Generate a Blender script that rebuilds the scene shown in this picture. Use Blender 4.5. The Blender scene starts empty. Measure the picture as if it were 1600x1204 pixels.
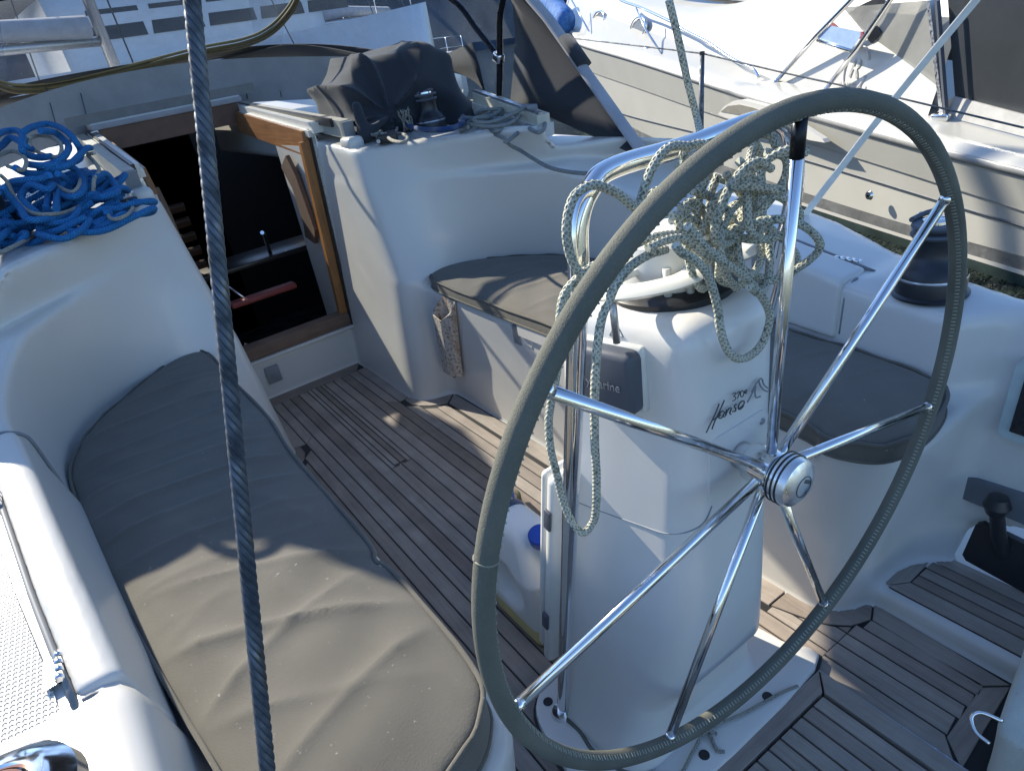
import bpy, bmesh, math, random
import numpy as np
from mathutils import Vector, Matrix
R_ = math.radians
SC = bpy.context.scene
COL = SC.collection

# ------------------------------------------------------------------ camera, world, sun, exposure
cam = bpy.data.cameras.new('camera'); co = bpy.data.objects.new('camera', cam); COL.objects.link(co)
cam.sensor_fit = 'HORIZONTAL'; cam.sensor_width = 36.0; cam.lens = 36.0 * 1052.0 / 1600.0
cam.clip_start = 0.02; cam.clip_end = 3000
_az, _pi, _ro = 0.5214, 0.4748, 0.1893
_d = Vector((math.sin(_az) * math.cos(_pi), math.cos(_az) * math.cos(_pi), -math.sin(_pi)))
_r = Vector((math.cos(_az), -math.sin(_az), 0)); _dn = _d.cross(_r)
_x = math.cos(_ro) * _r + math.sin(_ro) * _dn; _y = -math.sin(_ro) * _r + math.cos(_ro) * _dn
co.matrix_world = Matrix(((_x.x, -_y.x, -_d.x, -0.70), (_x.y, -_y.y, -_d.y, 0.0), (_x.z, -_y.z, -_d.z, 1.40), (0, 0, 0, 1)))
SC.camera = co

SUN = Vector((0.36, -1.3, -1.0)).normalized()        # direction the light travels: from forward, a little to port
elev = math.asin(-SUN.z); azim = math.atan2(-SUN.x, -SUN.y)
W = bpy.data.worlds.new('World'); SC.world = W; W.use_nodes = True
nt = W.node_tree; bg = nt.nodes['Background']
sky = nt.nodes.new('ShaderNodeTexSky'); sky.sky_type = 'NISHITA'; sky.sun_disc = False
sky.sun_elevation = elev; sky.sun_rotation = azim; sky.air_density = 1.0; sky.dust_density = 0.4; sky.ozone_density = 2.2
tint = nt.nodes.new('ShaderNodeMix'); tint.data_type = 'RGBA'; tint.blend_type = 'MULTIPLY'; tint.inputs[0].default_value = 1.; tint.inputs[7].default_value = (.87, .985, 1.14, 1)
nt.links.new(sky.outputs[0], tint.inputs[6]); nt.links.new(tint.outputs[2], bg.inputs[0]); bg.inputs[1].default_value = 0.122
sl = bpy.data.lights.new('sun', 'SUN'); sl.energy = 4.3; sl.angle = R_(0.55); sl.color = (1.0, 0.92, 0.76)
so = bpy.data.objects.new('sun', sl); COL.objects.link(so)
so.rotation_euler = SUN.to_track_quat('-Z', 'Y').to_euler(); so.location = (-3, 9, 14)
vs = SC.view_settings; vs.view_transform = 'Standard'; vs.look = 'None'; vs.exposure = 0.97; vs.gamma = 1.0
try: vs.use_curve_mapping = False
except Exception: pass

# ------------------------------------------------------------------ materials
def newmat(name):
    m = bpy.data.materials.new(name); m.use_nodes = True
    return m, m.node_tree, m.node_tree.nodes['Principled BSDF']
def N(t, kind, **kw):
    n = t.nodes.new(kind)
    for k, v in kw.items():
        if k in n.inputs.keys() if hasattr(n.inputs, 'keys') else False: n.inputs[k].default_value = v
        else: setattr(n, k, v)
    return n
def coords(t, scale=(1, 1, 1), kind='Object', rot=(0, 0, 0)):
    tc = t.nodes.new('ShaderNodeTexCoord'); mp = t.nodes.new('ShaderNodeMapping')
    mp.inputs['Scale'].default_value = scale; mp.inputs['Rotation'].default_value = rot
    t.links.new(tc.outputs[kind], mp.inputs[0]); return mp.outputs[0]
def noise(t, vec, scale, detail=4, rough=.55):
    n = t.nodes.new('ShaderNodeTexNoise'); n.inputs['Scale'].default_value = scale
    n.inputs['Detail'].default_value = detail; n.inputs['Roughness'].default_value = rough
    t.links.new(vec, n.inputs['Vector']); return n.outputs['Fac']
def ramp(t, fac, stops):
    r = t.nodes.new('ShaderNodeValToRGB'); e = r.color_ramp.elements
    while len(e) < len(stops): e.new(.5)
    for el, (p, c) in zip(e, stops):
        el.position = p; el.color = (*c, 1) if len(c) == 3 else c
    t.links.new(fac, r.inputs[0]); return r.outputs[0]
def mixc(t, fac, a, b, mode='MIX'):
    m = t.nodes.new('ShaderNodeMix'); m.data_type = 'RGBA'; m.blend_type = mode
    for sock, v in ((m.inputs[0], fac), (m.inputs[6], a), (m.inputs[7], b)):
        if isinstance(v, (int, float)): sock.default_value = v
        elif isinstance(v, tuple): sock.default_value = (*v, 1) if len(v) == 3 else v
        else: t.links.new(v, sock)
    return m.outputs[2]
def mth(t, op, a, b=None, c=None):
    m = t.nodes.new('ShaderNodeMath'); m.operation = op
    for i, v in enumerate((a, b, c)):
        if v is None: continue
        if isinstance(v, (int, float)): m.inputs[i].default_value = v
        else: t.links.new(v, m.inputs[i])
    return m.outputs[0]
def bump(t, h, strength, dist=.01):
    b = t.nodes.new('ShaderNodeBump'); b.inputs['Strength'].default_value = strength; b.inputs['Distance'].default_value = dist
    t.links.new(h, b.inputs['Height']); return b.outputs[0]
def simple(name, col, rough=.5, metal=0., vary=.12, vscale=14, bmp=0, bscale=60, coat=0):
    m, t, p = newmat(name); v = coords(t)
    f = noise(t, v, vscale)
    lo = tuple(c * (1 - vary) for c in col); hi = tuple(min(1, c * (1 + vary)) for c in col)
    t.links.new(ramp(t, f, [(.3, lo), (.7, hi)]), p.inputs['Base Color'])
    p.inputs['Roughness'].default_value = rough; p.inputs['Metallic'].default_value = metal
    if coat: p.inputs['Coat Weight'].default_value = coat
    if bmp: t.links.new(bump(t, noise(t, v, bscale, 3), bmp, .004), p.inputs['Normal'])
    return m

def gelcoat(name, base=(.74, .73, .70), dirt=.5):
    m, t, p = newmat(name); v = coords(t)
    a = noise(t, v, 2.2, 5); b = noise(t, v, 38, 4, .7); s = noise(t, coords(t, (26, 26, 3)), 1.0, 4)
    c = mixc(t, ramp(t, a, [(.35, (0, 0, 0)), (.75, (1, 1, 1))]), base, tuple(x * .93 for x in base))
    d = ramp(t, b, [(.60, (0, 0, 0)), (.74, (1, 1, 1))])
    c = mixc(t, mth(t, 'MULTIPLY', d, .22 * dirt), c, (.5, .47, .40))
    st = ramp(t, s, [(.62, (0, 0, 0)), (.8, (1, 1, 1))])
    c = mixc(t, mth(t, 'MULTIPLY', st, .16 * dirt), c, (.5, .47, .40))
    t.links.new(c, p.inputs['Base Color'])
    p.inputs['Roughness'].default_value = .34
    p.inputs['Coat Weight'].default_value = .2; p.inputs['Coat Roughness'].default_value = .12
    t.links.new(bump(t, noise(t, v, 5, 2), .05, .02), p.inputs['Normal'])
    return m
GEL = gelcoat('gelcoat_white', (.61, .595, .555), .05)
GEL2 = gelcoat('gelcoat_pedestal', (.72, .70, .66), .2)

def teak(name, c1, c2, c3, axis='y'):
    m, t, p = newmat(name)
    sc = {'y': (60, 3, 60), 'x': (3, 60, 60), 'z': (60, 60, 3)}[axis]
    v = coords(t, sc); v2 = coords(t)
    oi = t.nodes.new('ShaderNodeObjectInfo')
    add = t.nodes.new('ShaderNodeVectorMath'); add.operation = 'ADD'
    cmb = t.nodes.new('ShaderNodeCombineXYZ')
    for i in range(3): t.links.new(mth(t, 'MULTIPLY', oi.outputs['Random'], 40. + 13 * i), cmb.inputs[i])
    t.links.new(v, add.inputs[0]); t.links.new(cmb.outputs[0], add.inputs[1])
    g = noise(t, add.outputs[0], 1.6, 6, .65); g2 = noise(t, v2, 7, 5, .6); g3 = noise(t, v2, 420, 2)
    c = ramp(t, g, [(.30, c1), (.5, c2), (.72, c3)])
    c = mixc(t, .55, c, ramp(t, g2, [(.3, tuple(x * .62 for x in c2)), (.7, tuple(min(1, x * 1.3) for x in c2))]))
    tint = ramp(t, oi.outputs['Random'], [(0., (.72, .66, .63)), (.35, (.95, .93, .93)), (.7, (1.08, 1.06, 1.05)), (1., (.84, .79, .77))])
    c = mixc(t, 1., c, tint, 'MULTIPLY')
    t.links.new(c, p.inputs['Base Color']); p.inputs['Roughness'].default_value = .72
    h = mth(t, 'ADD', mth(t, 'MULTIPLY', g, .7), mth(t, 'MULTIPLY', g3, .3))
    t.links.new(bump(t, h, .55, .0035), p.inputs['Normal'])
    return m
TK = ((.225, .19, .16), (.345, .30, .255), (.45, .395, .34))
TEAK_Y = teak('weathered_teak', *TK, 'y'); TEAK_X = teak('weathered_teak_athwart', *TK, 'x')
WOOD = teak('varnished_wood', (.16, .062, .018), (.34, .145, .042), (.50, .24, .075), 'z'); WOOD.node_tree.nodes['Principled BSDF'].inputs['Roughness'].default_value = .38
WOODX = teak('varnished_wood_rail', (.13, .055, .02), (.27, .12, .042), (.40, .19, .065), 'y'); WOODX.node_tree.nodes['Principled BSDF'].inputs['Roughness'].default_value = .4
SILLW = teak('sill_teak', (.10, .06, .04), (.17, .11, .075), (.23, .155, .11), 'x')
CAULK = simple('black_caulk', (.012, .012, .013), .6)

def canvas(name, col, weave=520, wr=.5, dirt=None):
    m, t, p = newmat(name); v = coords(t)
    ch = t.nodes.new('ShaderNodeTexChecker'); ch.inputs['Scale'].default_value = weave; t.links.new(coords(t, (1, 1, 1), rot=(0, 0, .35)), ch.inputs['Vector'])
    f = noise(t, v, 6, 5); g = noise(t, v, 330, 2, .8)
    c = ramp(t, f, [(.28, tuple(x * .8 for x in col)), (.72, tuple(x * 1.16 for x in col))])
    c = mixc(t, mth(t, 'MULTIPLY', g, .55), c, tuple(x * .55 for x in col))
    if dirt:
        sp = ramp(t, noise(t, v, 120, 2, .4), [(.73, (0, 0, 0)), (.78, (1, 1, 1))])
        c = mixc(t, mth(t, 'MULTIPLY', sp, .45), c, dirt)
    t.links.new(c, p.inputs['Base Color']); p.inputs['Roughness'].default_value = .9
    try: p.inputs['Sheen Weight'].default_value = .15
    except Exception: pass
    h = mth(t, 'ADD', mth(t, 'MULTIPLY', ch.outputs['Fac'], .25), g)
    t.links.new(bump(t, h, wr, .0016), p.inputs['Normal'])
    return m
CUSH = canvas('charcoal_cushion_canvas', (.132, .121, .098), dirt=(.42, .41, .38))
NAVY = canvas('navy_canvas', (.026, .031, .042), 300, .4)
HEAP = canvas('dark_cover_canvas', (.024, .029, .040), 300, .4)
HEM = canvas('grey_hem', (.36, .37, .41), 300, .3)
CREAM = canvas('cream_canvas', (.66, .66, .57), 300, .5, dirt=(.25, .26, .2))
SKIRT = canvas('light_skirt', (.33, .34, .355), 300, .25)

def metal(name, col=(.80, .80, .80), rough=.09):
    m, t, p = newmat(name); p.inputs['Metallic'].default_value = 1.; v = coords(t)
    p.inputs['Base Color'].default_value = (*col, 1)
    t.links.new(ramp(t, noise(t, v, 60, 4), [(.3, (rough * .6,) * 3), (.75, (rough * 2.2,) * 3)]), p.inputs['Roughness'])
    return m
STEEL = metal('polished_stainless'); BRUSH = metal('brushed_aluminium', (.42, .43, .45), .32); WIRE = metal('galvanised_wire', (.14, .155, .175), .52)
DARKT = metal('dark_tube', (.035, .037, .042), .3)
BLACK = simple('black_plastic', (.018, .019, .022), .42)
DGREY = simple('dark_grey_plastic', (.075, .085, .105), .5, vary=.06)
WINCH = simple('black_anodised', (.030, .033, .040), .38, .3, vary=.2)
RUB = simple('grey_rubber', (.20, .21, .22), .6)
WHITEP = simple('white_plastic', (.66, .65, .60), .35, vary=.06)
RED = simple('faded_red', (.30, .06, .05), .5)
REDD = simple('red_dot', (.45, .03, .03), .4)
BLUEP = simple('blue_cap', (.012, .05, .32), .35)
BLUEC = simple('blue_cloth', (.05, .16, .42), .8, vary=.4)
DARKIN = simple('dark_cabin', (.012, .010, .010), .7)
INK = simple('dark_ink', (.05, .055, .065), .5)
INKG = simple('grey_ink', (.22, .24, .27), .5)
STRAPM = simple('white_webbing', (.85, .84, .79), .75, bmp=.2, bscale=400)
GREENY = simple('olive_cord', (.10, .10, .05), .85)

def leather():
    m, t, p = newmat('olive_leather'); v = coords(t)
    f = noise(t, v, 9, 5); g = noise(t, v, 500, 3, .7)
    c = ramp(t, f, [(.3, (.125, .127, .10)), (.7, (.19, .19, .15))])
    c = mixc(t, mth(t, 'MULTIPLY', g, .5), c, (.055, .058, .05))
    t.links.new(c, p.inputs['Base Color']); p.inputs['Roughness'].default_value = .82
    t.links.new(bump(t, g, .6, .003), p.inputs['Normal']); return m
LEATHER = leather()

def ropemat(name, base, fleck, amt, n=5., pitch=.0075, rough=.85, dirty=(.35, .34, .28)):
    m, t, p = newmat(name)
    tc = t.nodes.new('ShaderNodeTexCoord'); sp = t.nodes.new('ShaderNodeSeparateXYZ'); t.links.new(tc.outputs['UV'], sp.inputs[0])
    u = mth(t, 'MULTIPLY', sp.outputs[0], 2 * math.pi / pitch); v = mth(t, 'MULTIPLY', sp.outputs[1], 2 * math.pi * n)
    s1 = mth(t, 'SINE', mth(t, 'ADD', u, v)); s2 = mth(t, 'SINE', mth(t, 'SUBTRACT', u, v))
    h = mth(t, 'MAXIMUM', s1, s2)
    vo = t.nodes.new('ShaderNodeTexNoise'); vo.inputs['Scale'].default_value = 210; vo.inputs['Detail'].default_value = 1
    t.links.new(coords(t), vo.inputs['Vector'])
    fl = ramp(t, vo.outputs['Fac'], [(.5 + .12 * (1 - amt), (0, 0, 0)), (.56 + .12 * (1 - amt), (1, 1, 1))])
    d = noise(t, coords(t), 14, 4)
    c = mixc(t, ramp(t, d, [(.4, (0, 0, 0)), (.75, (.6, .6, .6))]), base, dirty)
    c = mixc(t, mth(t, 'MULTIPLY', fl, .8), c, fleck)
    c = mixc(t, ramp(t, mth(t, 'MULTIPLY_ADD', h, .5, .5), [(.3, (.55, .55, .55)), (.6, (0, 0, 0))]), c, tuple(x * .3 for x in base))
    t.links.new(c, p.inputs['Base Color']); p.inputs['Roughness'].default_value = rough
    t.links.new(bump(t, h, .8, .0022), p.inputs['Normal']); return m
ROPEG = ropemat('flecked_braid', (.66, .66, .54), (.10, .14, .10), .28)
ROPEB = ropemat('blue_braid', (.015, .17, .44), (.025, .26, .56), .4, dirty=(.012, .14, .40))
ROPEW = ropemat('grey_braid', (.46, .45, .39), (.2, .2, .19), .35, pitch=.008)
ROPED = ropemat('dull_braid', (.27, .30, .30), (.12, .14, .15), .35, pitch=.008)
ROPEDB = ropemat('dark_blue_braid', (.010, .05, .17), (.02, .08, .25), .35, pitch=.008)

def vinyl():
    m = bpy.data.materials.new('clear_vinyl'); m.use_nodes = True; t = m.node_tree; t.nodes.clear()
    out = t.nodes.new('ShaderNodeOutputMaterial'); tr = t.nodes.new('ShaderNodeBsdfTransparent'); di = t.nodes.new('ShaderNodeBsdfPrincipled')
    tr.inputs[0].default_value = (.90, .93, .96, 1)
    v = coords(t); f = noise(t, v, 5, 5, .7); g = noise(t, coords(t, (2, 1, 40)), 6, 4, .7); sp = noise(t, v, 90, 2, .4)
    di.inputs['Base Color'].default_value = (.5, .56, .64, 1); di.inputs['Roughness'].default_value = .3
    a = mth(t, 'ADD', mth(t, 'MULTIPLY', ramp(t, f, [(.35, (0, 0, 0)), (.8, (1, 1, 1))]), .22), .10)
    a = mth(t, 'ADD', a, mth(t, 'MULTIPLY', ramp(t, g, [(.6, (0, 0, 0)), (.75, (1, 1, 1))]), .12))
    a = mth(t, 'ADD', a, mth(t, 'MULTIPLY', ramp(t, sp, [(.72, (0, 0, 0)), (.76, (1, 1, 1))]), .35))
    mx = t.nodes.new('ShaderNodeMixShader'); t.links.new(a, mx.inputs[0]); t.links.new(tr.outputs[0], mx.inputs[1]); t.links.new(di.outputs[0], mx.inputs[2])
    t.links.new(mx.outputs[0], out.inputs[0]); return m
VINYL = vinyl()
def glassy(name, tint, a, col):
    m = bpy.data.materials.new(name); m.use_nodes = True; t = m.node_tree; t.nodes.clear()
    out = t.nodes.new('ShaderNodeOutputMaterial'); tr = t.nodes.new('ShaderNodeBsdfTransparent'); di = t.nodes.new('ShaderNodeBsdfPrincipled')
    tr.inputs[0].default_value = (*tint, 1); di.inputs['Roughness'].default_value = .15
    f = noise(t, coords(t), 3, 4)
    t.links.new(ramp(t, f, [(.3, tuple(c * .85 for c in col)), (.7, tuple(c * 1.1 for c in col))]), di.inputs['Base Color'])
    mx = t.nodes.new('ShaderNodeMixShader'); mx.inputs[0].default_value = a
    t.links.new(tr.outputs[0], mx.inputs[1]); t.links.new(di.outputs[0], mx.inputs[2]); t.links.new(mx.outputs[0], out.inputs[0]); return m

# ------------------------------------------------------------------ mesh helpers
def link(name, me, mat, parent=None, smooth=False):
    o = bpy.data.objects.new(name, me); COL.objects.link(o)
    if mat is not None and not me.materials: me.materials.append(mat)
    if smooth:
        me.polygons.foreach_set('use_smooth', [True] * len(me.polygons))
    if parent is not None:
        o.parent = parent
        o.location = -base_of(parent)
    return o
def base_of(p):
    v = Vector((0, 0, 0)); q = p
    while q is not None:
        v += q.location; q = q.parent
    return v
def thing(name, label, cat, loc=(0, 0, 0), group=None):
    o = bpy.data.objects.new(name, None); COL.objects.link(o); o.location = loc; o.empty_display_size = .1
    o['label'] = label; o['category'] = cat
    if group: o['group'] = group
    return o
def tag(o, label, cat, group=None):
    o['label'] = label; o['category'] = cat
    if group: o['group'] = group
    return o
def mesh(verts, faces, name='m', edge_smooth=None):
    me = bpy.data.meshes.new(name); me.from_pydata([tuple(v) for v in verts], [], [tuple(f) for f in faces]); me.update(); return me
def from_bm(bm, name='m'):
    me = bpy.data.meshes.new(name); bmesh.ops.recalc_face_normals(bm, faces=bm.faces); bm.to_mesh(me); bm.free(); return me
def autosmooth(me, deg=40):
    bm = bmesh.new(); bm.from_mesh(me)
    for f in bm.faces: f.smooth = True
    for e in bm.edges:
        if len(e.link_faces) == 2 and e.calc_face_angle(0) > R_(deg): e.smooth = False
    bm.to_mesh(me); bm.free(); return me
def prism(poly, z0, z1, bevel=0., segs=2):
    """poly in plan, anticlockwise or not; returns a bevelled slab"""
    bm = bmesh.new(); vs = [bm.verts.new((x, y, z0)) for x, y in poly]; f = bm.faces.new(vs)
    r = bmesh.ops.extrude_face_region(bm, geom=[f]); nv = [g for g in r['geom'] if isinstance(g, bmesh.types.BMVert)]
    for v in nv: v.co.z = z1
    bmesh.ops.recalc_face_normals(bm, faces=bm.faces)
    if bevel:
        es = [e for e in bm.edges if all(abs(v.co.z - z1) < 1e-6 for v in e.verts)]
        bmesh.ops.bevel(bm, geom=es, offset=bevel, segments=segs, profile=.5, affect='EDGES')
    return from_bm(bm)
def slab(pts, nrm, th):
    """flat polygon given by 3D points, thickened along nrm"""
    n = Vector(nrm).normalized() * th; k = len(pts); p = [Vector(q) for q in pts]
    bm = bmesh.new(); a = [bm.verts.new(q) for q in p]; b = [bm.verts.new(q - n) for q in p]
    bm.faces.new(a); bm.faces.new(b[::-1])
    for i in range(k): bm.faces.new((a[i], b[i], b[(i + 1) % k], a[(i + 1) % k]))
    return from_bm(bm)
def box(c, s, rot=None, bevel=0., segs=2):
    bm = bmesh.new(); bmesh.ops.create_cube(bm, size=1.)
    for v in bm.verts: v.co = Vector((v.co.x * s[0], v.co.y * s[1], v.co.z * s[2]))
    if bevel: bmesh.ops.bevel(bm, geom=bm.edges[:], offset=bevel, segments=segs, profile=.5, affect='EDGES')
    for v in bm.verts:
        if rot is not None: v.co = rot @ v.co
        v.co += Vector(c)
    me = from_bm(bm)
    return autosmooth(me, 50) if bevel else me
def join(meshes):
    bm = bmesh.new()
    for m in meshes: bm.from_mesh(m)
    me = bpy.data.meshes.new('m'); bm.to_mesh(me); bm.free()
    return me
def catmull(pts, n=8, closed=False):
    P = [Vector(p) for p in pts]; out = []; k = len(P)
    rng = range(k if closed else k - 1)
    for i in rng:
        p0 = P[(i - 1) % k] if closed or i > 0 else P[0] * 2 - P[1]
        p1, p2 = P[i], P[(i + 1) % k]
        p3 = P[(i + 2) % k] if closed or i + 2 < k else P[-1] * 2 - P[-2]
        for j in range(n):
            t = j / n
            out.append(.5 * ((2 * p1) + (p2 - p0) * t + (2 * p0 - 5 * p1 + 4 * p2 - p3) * t * t + (3 * p1 - p0 - 3 * p2 + p3) * t ** 3))
    if not closed: out.append(P[-1])
    return out
def tube(pts, r, seg=8, closed=False, caps=True, flat=1.):
    P = [Vector(p) for p in pts]; n = len(P); R = r if callable(r) else (lambda s: r)
    T = [((P[(i + 1) % n] if closed or i + 1 < n else P[i]) - (P[i - 1] if closed or i > 0 else P[i])).normalized() for i in range(n)]
    up = Vector((0, 0, 1)) if abs(T[0].z) < .9 else Vector((1, 0, 0))
    u = T[0].cross(up).normalized(); V = []; L = [0.]; Us = []
    for i in range(n):
        if i: L.append(L[-1] + (P[i] - P[i - 1]).length)
        u = (u - T[i] * u.dot(T[i]));
        u = u.normalized() if u.length > 1e-6 else T[i].orthogonal().normalized()
        w = T[i].cross(u)
        rr = R(i / max(1, n - 1))
        for j in range(seg):
            a = 2 * math.pi * j / seg
            V.append(P[i] + u * math.cos(a) * rr + w * math.sin(a) * rr * flat)
    F = []; UV = []
    m = n if closed else n - 1
    for i in range(m):
        i2 = (i + 1) % n; l0 = L[i]; l1 = L[i2] if i2 else L[-1] + (P[0] - P[-1]).length
        for j in range(seg):
            j2 = (j + 1) % seg
            F.append((i * seg + j, i * seg + j2, i2 * seg + j2, i2 * seg + j))
            UV += [(l0, j / seg), (l0, (j + 1) / seg), (l1, (j + 1) / seg), (l1, j / seg)]
    if caps and not closed:
        F.append(tuple(range(seg))[::-1]); F.append(tuple((n - 1) * seg + j for j in range(seg)))
        UV += [(0, 0)] * (2 * seg)
    me = mesh(V, F); uv = me.uv_layers.new(name='UVMap')
    uv.data.foreach_set('uv', [c for q in UV for c in q])
    me.polygons.foreach_set('use_smooth', [len(f) == 4 for f in F]); return me
def lathe(prof, seg=40, axis=None, org=(0, 0, 0)):
    """prof: (r, h) pairs revolved round z (or round axis)"""
    V = []; F = []; k = len(prof); M = Matrix.Identity(3)
    if axis is not None: M = Vector((0, 0, 1)).rotation_difference(Vector(axis).normalized()).to_matrix()
    for i in range(seg):
        a = 2 * math.pi * i / seg
        for r, h in prof: V.append(M @ Vector((r * math.cos(a), r * math.sin(a), h)) + Vector(org))
    for i in range(seg):
        i2 = (i + 1) % seg
        for j in range(k - 1): F.append((i * k + j, i2 * k + j, i2 * k + j + 1, i * k + j + 1))
    bm = bmesh.new(); bm.from_mesh(mesh(V, F)); bmesh.ops.remove_doubles(bm, verts=bm.verts, dist=1e-6); me = from_bm(bm)
    return autosmooth(me, 35)
def smin(a, b, k):
    h = np.maximum(k - np.abs(a - b), 0) / k; return np.minimum(a, b) - h * h * k * .25
def smax(a, b, k): return -smin(-a, -b, k)
def surface(fn, lo, hi, h, steps=3):
    """surface nets of fn<0, vertices pulled onto the zero set"""
    ax = [np.arange(l, u + h, h, dtype=np.float32) for l, u in zip(lo, hi)]
    X, Y, Z = np.meshgrid(*ax, indexing='ij', sparse=True)
    D = fn(X, Y, Z).astype(np.float32); D = np.broadcast_to(D, tuple(len(a) for a in ax))
    S = D < 0
    c = [S[i:S.shape[0] - 1 + i, j:S.shape[1] - 1 + j, k:S.shape[2] - 1 + k] for i in (0, 1) for j in (0, 1) for k in (0, 1)]
    s = sum(q.astype(np.int8) for q in c); act = (s > 0) & (s < 8)
    idx = np.full(act.shape, -1, np.int32); I = np.argwhere(act); idx[act] = np.arange(len(I))
    P = np.zeros((len(I), 3)); cnt = np.zeros(len(I))
    cor = [np.array((i, j, k)) for i in (0, 1) for j in (0, 1) for k in (0, 1)]
    dv = [D[I[:, 0] + q[0], I[:, 1] + q[1], I[:, 2] + q[2]] for q in cor]
    for a in range(8):
        for b in range(a + 1, 8):
            if np.abs(cor[a] - cor[b]).sum() != 1: continue
            m = (dv[a] < 0) != (dv[b] < 0); t = np.where(m, dv[a] / (dv[a] - dv[b] + 1e-12), 0)
            P += np.where(m[:, None], cor[a] + t[:, None] * (cor[b] - cor[a]), 0); cnt += m
    P = (I + P / cnt[:, None]) * h + np.array(lo)
    e = h * .15
    for _ in range(steps):
        f = fn(P[:, 0], P[:, 1], P[:, 2])
        g = np.stack([(fn(P[:, 0] + e * (k == 0), P[:, 1] + e * (k == 1), P[:, 2] + e * (k == 2)) - fn(P[:, 0] - e * (k == 0), P[:, 1] - e * (k == 1), P[:, 2] - e * (k == 2))) / (2 * e) for k in range(3)], 1)
        st = -(f / np.maximum((g * g).sum(1), .05))[:, None] * g
        l = np.linalg.norm(st, axis=1, keepdims=True); P += st * np.minimum(1, h * .5 / np.maximum(l, 1e-9))
    F = []
    for d in range(3):
        o1, o2 = [(1, 2), (2, 0), (0, 1)][d]
        A = [slice(None)] * 3; B = [slice(None)] * 3; A[d] = slice(0, -1); B[d] = slice(1, None)
        ch = S[tuple(A)] != S[tuple(B)]; E = np.argwhere(ch); ok = (E[:, o1] > 0) & (E[:, o2] > 0)
        for q, o in ((0, o1), (0, o2)): ok &= E[:, o] < idx.shape[o]
        E = E[ok]; ins = S[E[:, 0], E[:, 1], E[:, 2]]
        def g(a, b):
            Q = E.copy(); Q[:, o1] -= a; Q[:, o2] -= b; return idx[Q[:, 0], Q[:, 1], Q[:, 2]]
        q = np.stack([g(1, 1), g(0, 1), g(0, 0), g(1, 0)], 1); q = np.where(ins[:, None], q, q[:, ::-1]); F.append(q[(q >= 0).all(1)])
    F = np.concatenate(F); me = bpy.data.meshes.new('m')
    me.vertices.add(len(P)); me.vertices.foreach_set('co', P.astype(np.float32).ravel())
    me.loops.add(F.size); me.loops.foreach_set('vertex_index', F.ravel().astype(np.int32))
    me.polygons.add(len(F)); me.polygons.foreach_set('loop_start', np.arange(0, F.size, 4, dtype=np.int32)); me.polygons.foreach_set('loop_total', np.full(len(F), 4, np.int32))
    me.polygons.foreach_set('use_smooth', np.ones(len(F), bool)); me.update(calc_edges=True); me.validate()
    return me
def polydist(px, py, poly):
    """signed distance to closed polygon (negative inside), numpy"""
    d = np.full(np.broadcast(px, py).shape, 1e9); ins = np.zeros(d.shape, bool); n = len(poly)
    for i in range(n):
        ax, ay = poly[i]; bx, by = poly[(i + 1) % n]; ex, ey = bx - ax, by - ay
        t = np.clip(((px - ax) * ex + (py - ay) * ey) / (ex * ex + ey * ey + 1e-12), 0, 1)
        d = np.minimum(d, (px - ax - t * ex) ** 2 + (py - ay - t * ey) ** 2)
        c = (ay > py) != (by > py); xi = ax + (py - ay) * ex / (ey if abs(ey) > 1e-9 else 1e-9)
        ins ^= c & (px < xi)
    d = np.sqrt(d); return np.where(ins, -d, d)
def mbox(p0, p1, w, h, up=(0, 0, 1)):
    """bar from p0 to p1, w wide, h high, section centred"""
    a, b = Vector(p0), Vector(p1); t = (b - a).normalized(); s = t.cross(Vector(up)).normalized(); u = s.cross(t)
    V = [q + s * i * w / 2 + u * j * h / 2 for q in (a, b) for i, j in ((-1, -1), (1, -1), (1, 1), (-1, 1))]
    return mesh(V, [(0, 1, 2, 3), (7, 6, 5, 4), (0, 4, 5, 1), (1, 5, 6, 2), (2, 6, 7, 3), (3, 7, 4, 0)])
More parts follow.
